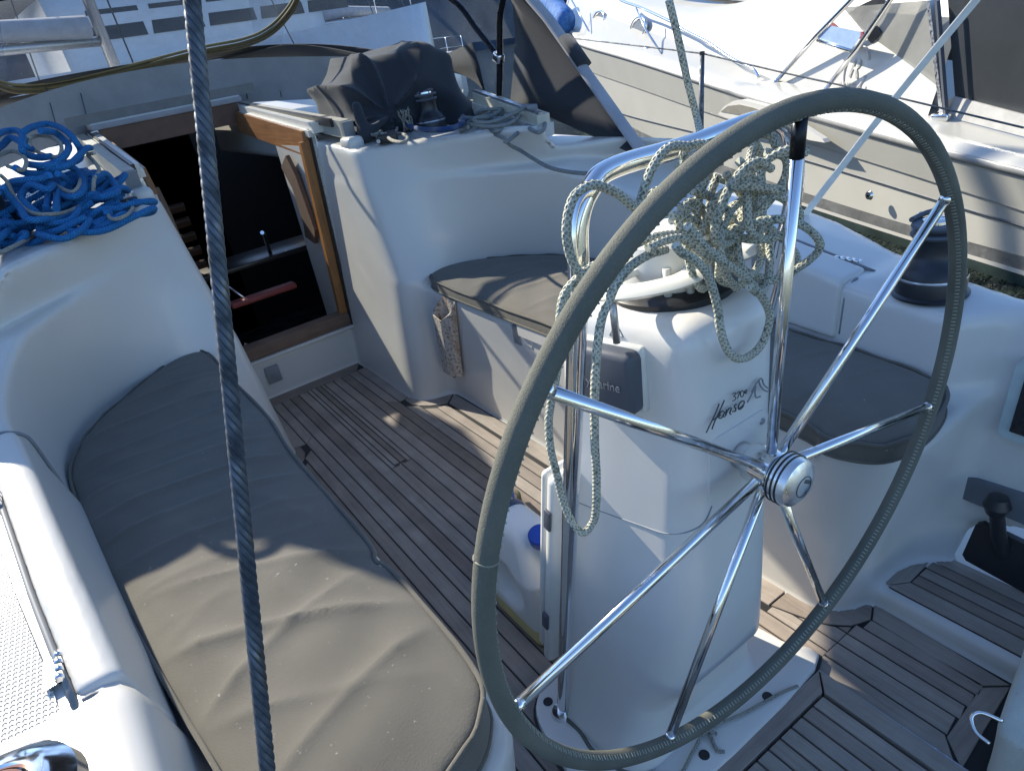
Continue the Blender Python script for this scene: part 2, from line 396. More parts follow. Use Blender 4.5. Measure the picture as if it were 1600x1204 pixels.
T={'cA':[[-0.045,0.6,1.242],[-0.076,0.6,1.249],[-0.095,0.6,1.244],[-0.112,0.6,1.23],[-0.124,0.6,1.214],[-0.136,0.6,1.195],[-0.144,0.6,1.194],[-0.157,0.6,1.206],[-0.169,0.6,1.217],[-0.192,0.6,1.231],[-0.209,0.6,1.236],[-0.231,0.6,1.23],[-0.244,0.6,1.211],[-0.249,0.6,1.189],[-0.247,0.6,1.165],[-0.239,0.6,1.145],[-0.225,0.6,1.131],[-0.2,0.6,1.127]],
'cB':[[-0.097,0.6,1.127],[-0.137,0.59,1.134],[-0.173,0.585,1.131],[-0.201,0.58,1.12],[-0.215,0.58,1.104],[-0.229,0.58,1.086],[-0.24,0.58,1.055],[-0.249,0.58,1.018],[-0.252,0.585,0.977],[-0.256,0.59,0.917],[-0.253,0.6,0.857],[-0.255,0.61,0.794],[-0.257,0.62,0.768],[-0.268,0.63,0.752],[-0.277,0.64,0.772],[-0.28,0.65,0.809],[-0.283,0.65,0.857],[-0.286,0.65,0.899],[-0.282,0.65,0.939],[-0.274,0.65,0.963],[-0.263,0.64,1.011],[-0.26,0.63,1.058],[-0.252,0.62,1.111],[-0.235,0.61,1.132],[-0.222,0.6,1.138]],
'cC':[[0.02,0.6,1.193],[0.052,0.6,1.156],[0.09,0.6,1.118],[0.121,0.6,1.086],[0.155,0.6,1.057],[0.175,0.6,1.032],[0.173,0.6,1.014],[0.156,0.6,1.009],[0.118,0.6,1.016],[0.072,0.6,1.037],[0.041,0.6,1.062],[0.013,0.6,1.095],[-0.033,0.6,1.141],[-0.065,0.6,1.161],[-0.083,0.6,1.166]],
'cD':[[-0.12,0.54,1.171],[-0.094,0.54,1.139],[-0.063,0.54,1.111],[-0.021,0.54,1.076],[0.011,0.54,1.04],[0.03,0.54,1.007],[0.026,0.54,0.984],[0.011,0.54,0.965],[-0.015,0.54,0.959],[-0.04,0.54,0.967],[-0.059,0.54,0.99],[-0.07,0.54,1.024],[-0.073,0.54,1.05],[-0.082,0.54,1.083],[-0.091,0.54,1.104],[-0.109,0.54,1.126],[-0.132,0.54,1.143],[-0.141,0.54,1.155]],
'cE':[[-0.056,0.59,1.192],[-0.042,0.59,1.186],[-0.012,0.59,1.168],[0.014,0.59,1.14],[0.026,0.59,1.117],[0.017,0.59,1.098],[0.001,0.59,1.091],[-0.023,0.59,1.096]],
'cF':[[0.072,0.64,1.165],[0.08,0.64,1.165],[0.115,0.64,1.162],[0.142,0.64,1.141],[0.142,0.64,1.12],[0.124,0.64,1.104],[0.092,0.64,1.098],[0.049,0.64,1.108],[0.024,0.64,1.121],[0.012,0.64,1.135]],
'cG':[[-0.032,0.61,1.215],[-0.046,0.61,1.231],[-0.034,0.61,1.24],[-0.008,0.61,1.236],[0.006,0.61,1.224],[-0.002,0.61,1.213],[-0.025,0.61,1.211],[-0.046,0.61,1.221],[-0.054,0.61,1.218],[-0.032,0.61,1.22],[-0.005,0.61,1.222]],
'cH':[[-0.233,0.6,1.141],[-0.191,0.6,1.147],[-0.154,0.6,1.149],[-0.12,0.6,1.149],[-0.085,0.6,1.143],[-0.056,0.6,1.132]],
'cI':[[-0.147,0.58,1.147],[-0.12,0.58,1.148],[-0.092,0.58,1.143],[-0.071,0.58,1.129],[-0.05,0.58,1.109],[-0.035,0.58,1.096]],
'cJ':[[-0.068,0.6,1.17],[-0.046,0.6,1.174],[-0.024,0.6,1.155],[-0.022,0.6,1.133],[-0.049,0.6,1.13],[-0.07,0.6,1.147],[-0.065,0.6,1.164],[-0.039,0.6,1.167]],
'cK':[[-0.097,0.63,1.182],[-0.085,0.63,1.192],[-0.064,0.63,1.194],[-0.034,0.63,1.194],[-0.011,0.63,1.197]],
'cL':[[0.028,0.62,1.188],[0.015,0.62,1.172],[0.01,0.62,1.152],[0.002,0.62,1.135]],
'sheet':[[0.059,0.72,1.403],[0.073,0.72,1.355],[0.088,0.72,1.296],[0.105,0.72,1.241],[0.045,0.66,1.215]],
'b1':[[-0.697,2.839,1.384],[-0.667,2.903,1.393],[-0.622,2.949,1.394],[-0.592,2.912,1.378],[-0.575,2.839,1.355],[-0.567,2.803,1.326],[-0.564,2.813,1.297],[-0.579,2.802,1.273],[-0.609,2.753,1.27],[-0.656,2.7,1.275],[-0.694,2.708,1.282],[-0.722,2.761,1.29]],
'b2':[[-0.776,2.819,1.386],[-0.76,2.877,1.394],[-0.732,2.921,1.395],[-0.709,2.893,1.389],[-0.705,2.818,1.367],[-0.721,2.771,1.337],[-0.713,2.792,1.316],[-0.687,2.807,1.302],[-0.653,2.779,1.299]],
'b3':[[-0.65,2.845,1.378],[-0.617,2.882,1.367],[-0.599,2.895,1.347],[-0.591,2.834,1.319],[-0.611,2.751,1.298],[-0.644,2.72,1.283],[-0.678,2.751,1.278],[-0.706,2.766,1.277]],
'b4':[[-0.681,2.689,1.274],[-0.62,2.737,1.261],[-0.601,2.745,1.237],[-0.597,2.684,1.211],[-0.62,2.591,1.188],[-0.649,2.57,1.182],[-0.672,2.621,1.188],[-0.68,2.672,1.205]],
'b5':[[-0.66,2.664,1.251],[-0.648,2.691,1.235],[-0.654,2.703,1.22],[-0.686,2.627,1.195],[-0.708,2.513,1.161]],
'b6':[[-0.684,2.658,1.253],[-0.69,2.68,1.238],[-0.708,2.652,1.199],[-0.731,2.565,1.166]],
'b7':[[-0.812,2.607,1.251],[-0.81,2.618,1.228],[-0.801,2.621,1.203],[-0.792,2.56,1.18],[-0.787,2.477,1.161],[-0.757,2.471,1.15],[-0.703,2.533,1.139],[-0.649,2.584,1.138],[-0.603,2.588,1.153]],
'b8':[[-0.564,2.648,1.217],[-0.53,2.706,1.217],[-0.518,2.709,1.19],[-0.519,2.648,1.166],[-0.53,2.585,1.162],[-0.569,2.57,1.161],[-0.603,2.606,1.159],[-0.647,2.6,1.148]],
'b9':[[-0.832,2.581,1.24],[-0.823,2.634,1.241],[-0.805,2.678,1.241],[-0.785,2.679,1.255],[-0.742,2.642,1.254],[-0.704,2.647,1.248],[-0.674,2.72,1.256]],
'b10':[[-0.759,2.529,1.166],[-0.781,2.628,1.204],[-0.763,2.658,1.228],[-0.739,2.63,1.239],[-0.708,2.595,1.218],[-0.683,2.656,1.223]],
'b11':[[-0.796,2.787,1.346],[-0.769,2.856,1.358],[-0.74,2.875,1.374],[-0.721,2.817,1.363],[-0.711,2.781,1.346],[-0.696,2.806,1.331]],
'b12':[[-0.762,2.72,1.292],[-0.744,2.742,1.271],[-0.704,2.725,1.259],[-0.657,2.697,1.264],[-0.612,2.704,1.269],[-0.549,2.806,1.298],[-0.531,2.848,1.297]],
'g1':[[-0.793,2.731,1.329],[-0.785,2.784,1.333],[-0.754,2.833,1.336],[-0.731,2.798,1.324],[-0.725,2.72,1.302],[-0.743,2.683,1.282],[-0.761,2.735,1.287],[-0.78,2.771,1.298]],
'g2':[[-0.698,2.783,1.343],[-0.685,2.856,1.362],[-0.655,2.9,1.363],[-0.625,2.865,1.349],[-0.613,2.787,1.325],[-0.63,2.746,1.298],[-0.653,2.787,1.298],[-0.686,2.833,1.32],[-0.696,2.831,1.346],[-0.684,2.819,1.366]],
'g3':[[-0.686,2.695,1.279],[-0.682,2.717,1.262],[-0.685,2.709,1.232],[-0.669,2.653,1.208],[-0.646,2.591,1.195],[-0.623,2.611,1.203],[-0.605,2.689,1.217]],
'g4':[[-0.805,2.658,1.283],[-0.797,2.67,1.258],[-0.796,2.641,1.215],[-0.782,2.565,1.18],[-0.759,2.497,1.166],[-0.721,2.497,1.155],[-0.679,2.554,1.146],[-0.626,2.615,1.153],[-0.59,2.629,1.178],[-0.571,2.638,1.212],[-0.543,2.689,1.233],[-0.543,2.779,1.261],[-0.549,2.815,1.278],[-0.53,2.786,1.282]],
'g5':[[-0.502,3.53,1.115],[-0.504,3.113,1.115],[-0.504,2.826,1.115],[-0.502,2.576,1.115],[-0.529,2.407,1.115],[-0.571,2.34,1.115],[-0.585,2.447,1.115],[-0.55,2.768,1.115],[-0.507,3.001,1.115],[-0.504,2.826,1.115]],
'g6':[[-0.727,2.97,1.105],[-0.757,2.732,1.105],[-0.785,2.566,1.105],[-0.819,2.468,1.105],[-0.862,2.38,1.105],[-0.888,2.339,1.105]],
's1':[[1.421,3.598,1.09],[1.504,3.693,1.09],[1.495,3.52,1.09],[1.368,3.204,1.09],[1.277,2.96,1.09],[1.223,2.733,1.09],[1.095,2.487,1.09]],
's2':[[0.912,2.746,1.08],[1.046,2.921,1.08],[1.099,2.897,1.08],[1.152,2.883,1.08],[1.033,2.646,1.08],[0.861,2.39,1.08],[0.776,2.318,1.08],[0.817,2.442,1.08],[1.014,2.785,1.08],[1.299,3.225,1.08]],
's3':[[1.233,2.901,1.07],[1.292,2.935,1.07],[1.214,2.679,1.07],[1.046,2.376,1.07],[0.888,2.161,1.07],[0.808,2.093,1.07],[0.888,2.261,1.07],[1.078,2.547,1.07],[1.19,2.712,1.07]],
's5':[[2.051,4.682,1.09],[1.521,3.804,1.09],[1.185,3.199,1.09],[1.112,3.023,1.09],[1.169,3.024,1.09],[1.16,2.923,1.09]],
's6':[[1.263,3.002,1.06],[1.109,2.676,1.06],[1.029,2.509,1.06],[0.871,2.305,1.06],[0.734,2.174,1.06],[0.697,2.151,1.06]],
's8':[[0.936,2.779,1.07],[0.841,2.557,1.07],[0.821,2.434,1.07],[0.934,2.54,1.07],[1.092,2.826,1.07],[1.16,3.061,1.07],[1.074,3.013,1.07]],
'k1':[[0.756,3.614,1.115],[0.739,3.48,1.115],[0.594,3.027,1.115],[0.529,2.821,1.115]],
'k2':[[0.638,3.372,1.11],[0.59,3.144,1.11],[0.527,2.893,1.11],[0.53,2.825,1.11]],
'k3':[[0.594,3.027,1.115],[0.723,3.28,1.115],[0.808,3.393,1.115],[0.776,3.212,1.115],[0.621,2.869,1.115],[0.552,2.822,1.115],[0.549,2.902,1.115]],
'k4':[[0.533,2.749,1.11],[0.578,2.748,1.11],[0.52,2.566,1.11],[0.446,2.449,1.11],[0.457,2.568,1.11],[0.531,2.792,1.11]],
'k5':[[0.672,3.399,1.12],[0.504,2.874,1.12],[0.573,2.924,1.12]],
'wb':[[1.224,4.135,1.12],[0.969,3.549,1.12],[0.72,2.968,1.12],[0.623,2.664,1.12],[0.603,2.473,1.12],[0.646,2.406,1.12],[0.757,2.517,1.12],[0.86,2.696,1.12]],
's4':[[0.82,2.463,1.07],[0.762,2.263,1.06],[0.782,2.253,1.03],[0.822,2.246,1.0],[0.782,2.116,0.985],[0.732,1.946,0.97],[0.715,1.787,0.965],[0.731,1.635,0.965]],
'pW':[[6.257,6.937,-0.488],[5.447,4.992,-0.55],[4.795,3.429,-0.55],[4.364,2.395,-0.537],[4.051,1.643,-0.55],[3.75,0.922,-0.582]],
'pS0':[[7.662,10.359,-0.12],[6.209,6.873,-0.305],[5.412,4.962,-0.421],[4.769,3.418,-0.439],[4.342,2.394,-0.443],[4.034,1.656,-0.428],[3.739,0.949,-0.436]],
'pS1':[[7.743,10.579,0.203],[6.184,6.839,-0.199],[5.395,4.945,-0.306],[4.757,3.415,-0.345],[4.333,2.398,-0.36],[4.028,1.667,-0.34],[3.737,0.97,-0.332]],
'pK0':[[7.666,10.471,0.268],[6.601,7.917,0.067],[5.887,6.205,0.028],[5.421,5.087,0.013],[4.9,3.835,-0.019],[4.376,2.581,-0.093],[4.004,1.688,-0.142],[3.714,0.992,-0.189]],
'pK1':[[7.82,10.918,0.842],[7.026,9.014,0.635],[6.196,7.023,0.44],[5.687,5.802,0.31],[5.207,4.652,0.207],[4.682,3.392,0.118],[4.244,2.34,0.028],[3.974,1.693,-0.032],[3.685,1.001,-0.103]],
'pG0':[[7.772,10.96,1.236],[7.202,9.593,1.055],[6.314,7.462,0.831],[5.646,5.86,0.635],[5.239,4.884,0.503],[4.935,4.155,0.417],[4.508,3.13,0.307],[4.158,2.291,0.224],[3.913,1.702,0.186],[3.635,1.035,0.135]],
'pG1':[[7.717,10.879,1.278],[7.152,9.525,1.095],[6.272,7.414,0.866],[5.61,5.825,0.666],[5.205,4.855,0.55],[4.904,4.133,0.471],[4.481,3.117,0.364],[4.134,2.286,0.279],[3.89,1.699,0.228],[3.614,1.038,0.178]],
'pD0':[[7.789,10.949,1.379],[7.226,9.598,1.175],[6.342,7.478,0.939],[5.677,5.881,0.739],[5.27,4.907,0.606],[4.967,4.18,0.521],[4.541,3.156,0.4],[4.191,2.318,0.314],[3.944,1.726,0.257],[3.666,1.058,0.2]],
'pC0':[[8.331,11.52,1.924],[7.719,10.054,1.626],[6.855,7.981,1.232],[6.158,6.308,0.942],[5.729,5.279,0.749],[5.372,4.423,0.571],[5.083,3.729,0.484],[4.748,2.927,0.415],[4.531,2.405,0.355],[4.312,1.88,0.275],[4.009,1.155,0.171]],
'plad1':[[5.302,4.386,0.575],[5.055,3.793,0.964],[4.905,3.432,1.182],[4.801,3.183,1.348]],
'plad2':[[5.022,3.714,0.499],[4.862,3.331,0.842],[4.738,3.031,1.151],[4.676,2.883,1.314]],
'pstep':[[5.062,3.808,0.94],[4.892,3.403,0.853],[4.852,3.307,0.954],[5.0,3.662,1.016]],
'prail':[[6.719,8.044,1.624],[6.585,7.723,1.513],[6.372,7.212,1.408],[6.004,6.33,1.192],[5.875,6.02,1.091],[5.667,5.521,0.959],[5.481,5.075,0.804],[5.359,4.781,0.732],[5.298,4.637,0.692],[5.262,4.55,0.625]],
'pst1':[[6.329,7.237,1.409],[6.232,7.005,1.162],[6.056,6.583,0.874]],
'pst2':[[7.396,9.798,1.707],[7.247,9.44,1.453],[7.104,9.097,1.209]],
'pport':[[7.312,9.026,1.335],[6.695,7.543,1.169]],
'plight':[[7.25,7.757,1.342]],
'pscoop':[[5.149,4.927,0.319],[5.101,4.813,0.4],[5.027,4.634,0.463],[4.957,4.467,0.482],[4.807,4.108,0.451],[4.69,3.827,0.394],[4.481,3.324,0.244],[4.467,3.292,0.218],[4.545,3.479,0.218],[4.806,4.106,0.281],[5.078,4.757,0.295]],
'pscoopin':[[5.137,4.859,0.351],[5.076,4.714,0.414],[4.991,4.509,0.437],[4.893,4.275,0.422],[4.77,3.98,0.38],[4.798,4.046,0.332],[4.915,4.327,0.34]],
'pfit':[[4.438,2.885,-0.161]],
'plogo':[[5.089,3.406,0.667],[5.081,3.386,0.536]],
'ppost':[[4.71,2.704,1.112],[4.618,2.484,0.38]],
'pclearedge':[[5.235,3.704,1.122],[5.142,3.481,0.954],[5.031,3.216,0.748],[4.914,2.934,0.549],[4.796,2.653,0.356]],
'pdark':[[4.738,2.643,1.139],[4.671,2.482,0.497],[4.453,1.96,0.414],[4.286,1.559,0.346],[4.35,1.711,1.058]],
'pgrey':[[4.661,2.587,0.382],[4.61,2.466,0.369],[4.379,1.91,0.295],[4.213,1.513,0.239]],
'pblk1':[[5.28,3.682,1.052],[5.226,3.554,1.114],[5.136,3.336,1.165],[5.105,3.263,1.102],[5.188,3.463,1.062],[5.253,3.619,1.015]],
'pblk2':[[5.081,3.388,0.907],[5.035,3.278,0.971],[5.008,3.213,0.923],[5.053,3.319,0.85]],
'pred':[[5.879,3.691,0.976],[5.836,3.586,1.019],[5.779,3.45,0.947],[5.676,3.202,0.933],[5.667,3.182,0.876],[5.766,3.418,0.809],[5.813,3.532,0.868],[5.845,3.609,0.907]],
'phandle':[[4.934,2.853,0.573],[4.923,2.826,0.64],[4.921,2.821,0.684]],
'pblue':[[8.099,11.355,1.772],[7.843,10.74,1.775],[7.717,10.438,1.605],[7.552,10.043,1.434],[7.682,10.355,1.372],[7.901,10.879,1.481]],
'pwin':[[7.058,7.298,1.501],[6.477,5.905,1.315],[6.012,4.788,1.175],[5.771,4.21,1.123],[5.692,4.022,1.135]],
'strap':[[1.2,1.291,0.724],[1.25,1.074,1.042],[1.3,0.897,1.287],[1.32,0.826,1.385]],
'stan':[[1.38,1.858,0.885],[1.38,1.828,1.223]],
'life':[[1.38,2.58,1.342],[1.38,2.136,1.271],[1.38,1.828,1.221],[1.38,1.479,1.135],[1.38,1.12,1.052],[1.38,0.786,0.968]],
'stay':[[-0.591,0.42,1.459],[-0.597,0.42,1.442],[-0.644,0.36,1.327],[-0.728,0.3,1.068],[-0.739,0.29,1.036]],
'L_H1':[[-0.078,0.568,0.857],[-0.07,0.568,0.867],[-0.06,0.568,0.879],[-0.051,0.568,0.893]],
'L_H2':[[-0.066,0.568,0.857],[-0.06,0.568,0.868],[-0.05,0.568,0.88],[-0.04,0.568,0.894]],
'L_H3':[[-0.065,0.568,0.872],[-0.057,0.568,0.872],[-0.047,0.568,0.872]],
'L_a':[[-0.041,0.568,0.875],[-0.046,0.568,0.878],[-0.051,0.568,0.874],[-0.051,0.568,0.869],[-0.046,0.568,0.867],[-0.041,0.568,0.871],[-0.039,0.568,0.874],[-0.042,0.568,0.868],[-0.039,0.568,0.865]],
'L_n':[[-0.035,0.568,0.876],[-0.037,0.568,0.866],[-0.034,0.568,0.872],[-0.028,0.568,0.875],[-0.025,0.568,0.872],[-0.028,0.568,0.866],[-0.025,0.568,0.863]],
'L_s':[[-0.013,0.568,0.874],[-0.017,0.568,0.875],[-0.018,0.568,0.872],[-0.015,0.568,0.868],[-0.016,0.568,0.864],[-0.022,0.568,0.866]],
'L_e':[[-0.009,0.568,0.864],[-0.001,0.568,0.865],[0.004,0.568,0.868],[0.002,0.568,0.873],[-0.004,0.568,0.874],[-0.008,0.568,0.871],[-0.009,0.568,0.865],[-0.004,0.568,0.862],[0.003,0.568,0.864]],
'L_n3':[[-0.023,0.568,0.896],[-0.018,0.568,0.896],[-0.016,0.568,0.893],[-0.02,0.568,0.891],[-0.016,0.568,0.888],[-0.016,0.568,0.884],[-0.022,0.568,0.884]],
'L_n7':[[-0.014,0.568,0.893],[-0.007,0.568,0.893],[-0.012,0.568,0.883]],
'L_n0':[[-0.001,0.568,0.892],[-0.005,0.568,0.891],[-0.005,0.568,0.886],[-0.003,0.568,0.882],[0.001,0.568,0.883],[0.002,0.568,0.888],[-0.001,0.568,0.892]],
'L_ne':[[0.005,0.568,0.886],[0.009,0.568,0.886],[0.008,0.568,0.889],[0.005,0.568,0.889],[0.004,0.568,0.886],[0.006,0.568,0.884],[0.009,0.568,0.883]],
'L_w1':[[0.011,0.568,0.866],[0.019,0.568,0.874],[0.028,0.568,0.885],[0.029,0.568,0.886],[0.028,0.568,0.879],[0.029,0.568,0.869],[0.033,0.568,0.864],[0.041,0.568,0.863]],
'L_w2':[[0.02,0.568,0.88],[0.029,0.568,0.889],[0.039,0.568,0.894],[0.044,0.568,0.89],[0.047,0.568,0.882],[0.053,0.568,0.874],[0.06,0.568,0.868]],
'L_w3':[[0.036,0.568,0.892],[0.039,0.568,0.883],[0.047,0.568,0.872],[0.057,0.568,0.864]]}
ZIP=[[-0.803, 4.198, 1.695], [-0.699, 4.574, 1.604], [-0.596, 4.743, 1.572], [-0.407, 4.839, 1.565], [-0.063, 4.82, 1.583], [0.334, 4.739, 1.611], [0.582, 4.645, 1.615], [0.701, 4.473, 1.644], [0.762, 4.231, 1.708], [0.776, 4.038, 1.775], [0.75, 3.799, 1.886]]

# ------------------------------------------------------------------ water, far shore
def plane(name, s, z, mat):
    o = link(name, mesh([(-s, -s, z), (s, -s, z), (s, s, z), (-s, s, z)], [(0, 1, 2, 3)]), mat); o['kind'] = 'structure'; return o
def watermat():
    m, t, p = newmat('harbour_water'); v = coords(t, (1, 2.2, 1), rot=(0, 0, .5))
    p.inputs['Base Color'].default_value = (.020, .028, .024, 1); p.inputs['Roughness'].default_value = .06; p.inputs['IOR'].default_value = 1.33
    h = mth(t, 'ADD', noise(t, v, 5, 3, .5), mth(t, 'MULTIPLY', noise(t, v, 17, 3, .5), .35))
    t.links.new(bump(t, h, 1., .16), p.inputs['Normal']); return m
plane('water', 900, -.55, watermat())
def hillmesh():
    V = []; F = []; n = 60
    rnd = random.Random(4); hs = [44 + 9 * math.sin(i * .31) + 4 * math.sin(i * .9 + 1) + rnd.uniform(-1.2, 1.2) for i in range(n + 1)]
    for i in range(n + 1):
        a = R_(-75 + 130 * i / n)
        for r, k in ((150, -.6), (165, .35), (190, .8), (240, 1.)):
            V.append((r * math.sin(a), r * math.cos(a), hs[i] * k if k > 0 else -.6))
    for i in range(n):
        for j in range(3): F.append((i * 4 + j, (i + 1) * 4 + j, (i + 1) * 4 + j + 1, i * 4 + j + 1))
    return mesh(V, F)
o = link('hills', hillmesh(), simple('wooded_hill', (.020, .032, .050), .9, vary=.5, vscale=.12, bmp=1., bscale=.3), smooth=True); o['kind'] = 'structure'

# ------------------------------------------------------------------ the yacht: moulded cockpit
YA = thing('sailing_yacht', 'white sailing yacht whose open cockpit with teak sole fills the picture', 'sailboat', (0, 0, 0))
CY = [-1., .38, .545, .625, .85, 1.1, 1.4, 1.65, 1.9, 2.2, 4.]; CC = [.856, .856, .838, .800, .825, .862, .915, .95, .968, .968, .968]
ZY = [-1., .25, .42, .5, .9, 1.16, 1.5, 1.81, 2.0, 2.15, 2.6, 4.]; ZZ = [.60, .60, .62, .690, .700, .742, .772, .805, .87, .925, .945, .96]
CP = [.856, .856, .852, .850, .862, .880, .908, .930, .955, .968, .968]; CSB = [.872, .872, .868, .775, .806, .838, .892, .937, .965, .968, .968]
def fwall(x, y, z):
    a = np.abs(x); c = np.where(x < 0, np.interp(y, CY, CP), np.interp(y, CY, CSB)); dco = (c + np.where(x < 0, .18, .14) * (z - .575)) - a
    t = np.clip((z - .55) / .53, -.1, 1.05)
    top = 2.82 - 1.27 * (a - .40); base = 2.555
    yb = np.where(t < 0, base + .03 * t, base + t * (top - base))
    db = (yb - y) / 1.18
    return dco, db
def coaming(x, y, z):
    a = np.abs(x); dco, db = fwall(x, y, z); f = smin(dco, smax(db, (.286 + .10 * np.clip(z, 0, 2) / 1.1) - a, .13), .50)
    zc = np.interp(y, ZY, ZZ) - .10 * np.clip(a - 1.08, 0, 1) ** 1.0
    return smax(f, z - zc, .022)
def moulding(x, y, z):
    a = np.abs(x); dco, db = fwall(x, y, z)
    co_ = coaming(x, y, z)
    da = (.286 + .10 * np.clip(z, 0, 2) / 1.1) - a
    zt = 1.083 + .07 * np.clip(y - 2.8, 0, 9) - .10 / (1 + np.exp(-(a - .93) * 60)) - .25 * np.clip(a - 1.15, 0, 2)
    blk = smax(smax(da, db, np.interp(z, [0, .5, .95], [.14, .10, .03])), z - zt, .025)
    s = smin(co_, blk, .02)
    xs = .456 - .03 * z
    dy = (.645 - .165 * z) - y; dx = xs - a
    q = np.sqrt(np.maximum(dx + .11, 0) ** 2 + np.maximum(dy + .11, 0) ** 2) + np.minimum(np.maximum(dx + .11, dy + .11), 0) - .11
    seat = smax(q, z - .505, .022)
    s = smin(s, seat, .05)
    step = smax(.571 - a, z - .052, .012)
    aw = (.787 + .12 * z) - a
    wall = smax(smax(aw, y - .9, .02), z - np.interp(y, ZY, ZZ), .05)
    s = smin(s, smin(step, wall, .035), .04)
    deck_edge = a - np.interp(y, [-1, .5, .585, .74, .87, 1.17, 1.44, 2.0, 3.0, 5.4], [.90, .92, .935, .985, 1.06, 1.19, 1.29, 1.39, 1.46, 1.40])
    s = smax(s, deck_edge - .25 * (z - .6), .03)
    s = smin(s, z + .012, .02)
    riser = smax(3.275 - y, z - .205, .012); s = smin(s, riser + .0 * x, .02)
    s = np.maximum(s, -np.maximum(np.maximum(a - .335, 3.365 - y), z - .7))
    inside = smax(smax(a - 1.0, 3.74 - y, .02), z - 1.02, .02)
    s = np.maximum(s, -inside)
    return s
me = surface(moulding, (-1.62, -.45, -.62), (1.62, 5.3, 1.42), .019, 3)
# open the companionway below the riser height
link('cockpit_moulding', me, GEL, YA)
def lid(sgn):
    def f(x, y, z):
        a = x * sgn; b = np.maximum(np.maximum(.918 - y, y - 1.775), .56 - z)
        w = np.interp(y, [.9, 1.15, 1.8], [.936, .967, 1.04])
        return smax(smax(coaming(x, y, z) - .010, b, .012), a - w, .012)
    lo = (.76, .9, .54) if sgn > 0 else (-1.08, .9, .54); hi = (1.08, 1.80, .85) if sgn > 0 else (-.80, 1.80, .85)
    o = LID = link('coaming_lid', surface(f, lo, hi, .0085, 2), GEL, YA)
    g = [(sgn * np.interp(y, [.9, 1.15, 1.8], [.941, .972, 1.045]), y, np.interp(y, ZY, ZZ) + .004) for y in np.linspace(.9, 1.79, 14)]
    link('lid_gap', tube(g, .0055, 6), RUB, LID)
    for y in (.985, 1.5):
        xx = sgn * np.interp(y, [.9, 1.15, 1.8], [.941, .972, 1.045]); zz = np.interp(y, ZY, ZZ) + .008
        hg = link('hinge', join([tube([(xx, y - .033 + k * .017, zz), (xx, y - .019 + k * .017, zz)], .0062, 10) for k in range(4)] + [box((xx + sgn * .01, y, zz - .004), (.022, .066, .003))]), STEEL, LID)
    # end joints
    for y in (.909, 1.784):
        pts = []
        zc = float(np.interp(y, ZY, ZZ)); c = float(np.interp(y, CY, CP if sgn < 0 else CSB))
        for a_, z_ in ((c + .003, .575), (c + .012, zc - .06), (c + .022, zc - .018), (c + .05, zc + .002), (c + .066, zc + .003)): pts.append((sgn * a_, y, z_))
        link('lid_joint', tube(catmull(pts, 4), .0042, 6), RUB, LID)
lid(1); lid(-1)

# nonskid on the side decks
def nonskidmat():
    m, t, p = newmat('nonskid_gelcoat'); v = coords(t, (1, 1, .001), rot=(0, 0, .12))
    vo = t.nodes.new('ShaderNodeTexVoronoi'); vo.inputs['Scale'].default_value = 125; vo.inputs['Randomness'].default_value = 0.; t.links.new(v, vo.inputs['Vector'])
    h = ramp(t, vo.outputs['Distance'], [(.22, (0, 0, 0)), (.42, (1, 1, 1))])
    t.links.new(mixc(t, h, (.36, .35, .32), (.72, .71, .66)), p.inputs['Base Color']); p.inputs['Roughness'].default_value = .5
    t.links.new(bump(t, h, .9, .003), p.inputs['Normal']); return m
NSK = nonskidmat()
def nonskid(sgn):
    Y = np.linspace(.72, 1.9, 20); V = []; F = []
    for i, y in enumerate(Y):
        a0 = np.interp(y, [.72, .84, .864, .93, 1.04, 1.13, 1.25, 1.43, 1.49, 1.9], [1.0, .965, .957, .961, .975, .988, 1.004, 1.028, 1.046, 1.09]); a1 = np.interp(y, [.7, .9, 1.4, 1.9], [1.02, 1.06, 1.20, 1.30])
        zc = np.interp(y, ZY, ZZ)
        for a in (a0, a1): V.append((sgn * a, y, zc - .10 * max(a - 1.08, 0) + .004))
    for i in range(19): F.append((2 * i, 2 * i + 1, 2 * i + 3, 2 * i + 2))
    link('nonskid_panel', mesh(V, F), NSK, YA, True)
nonskid(-1)

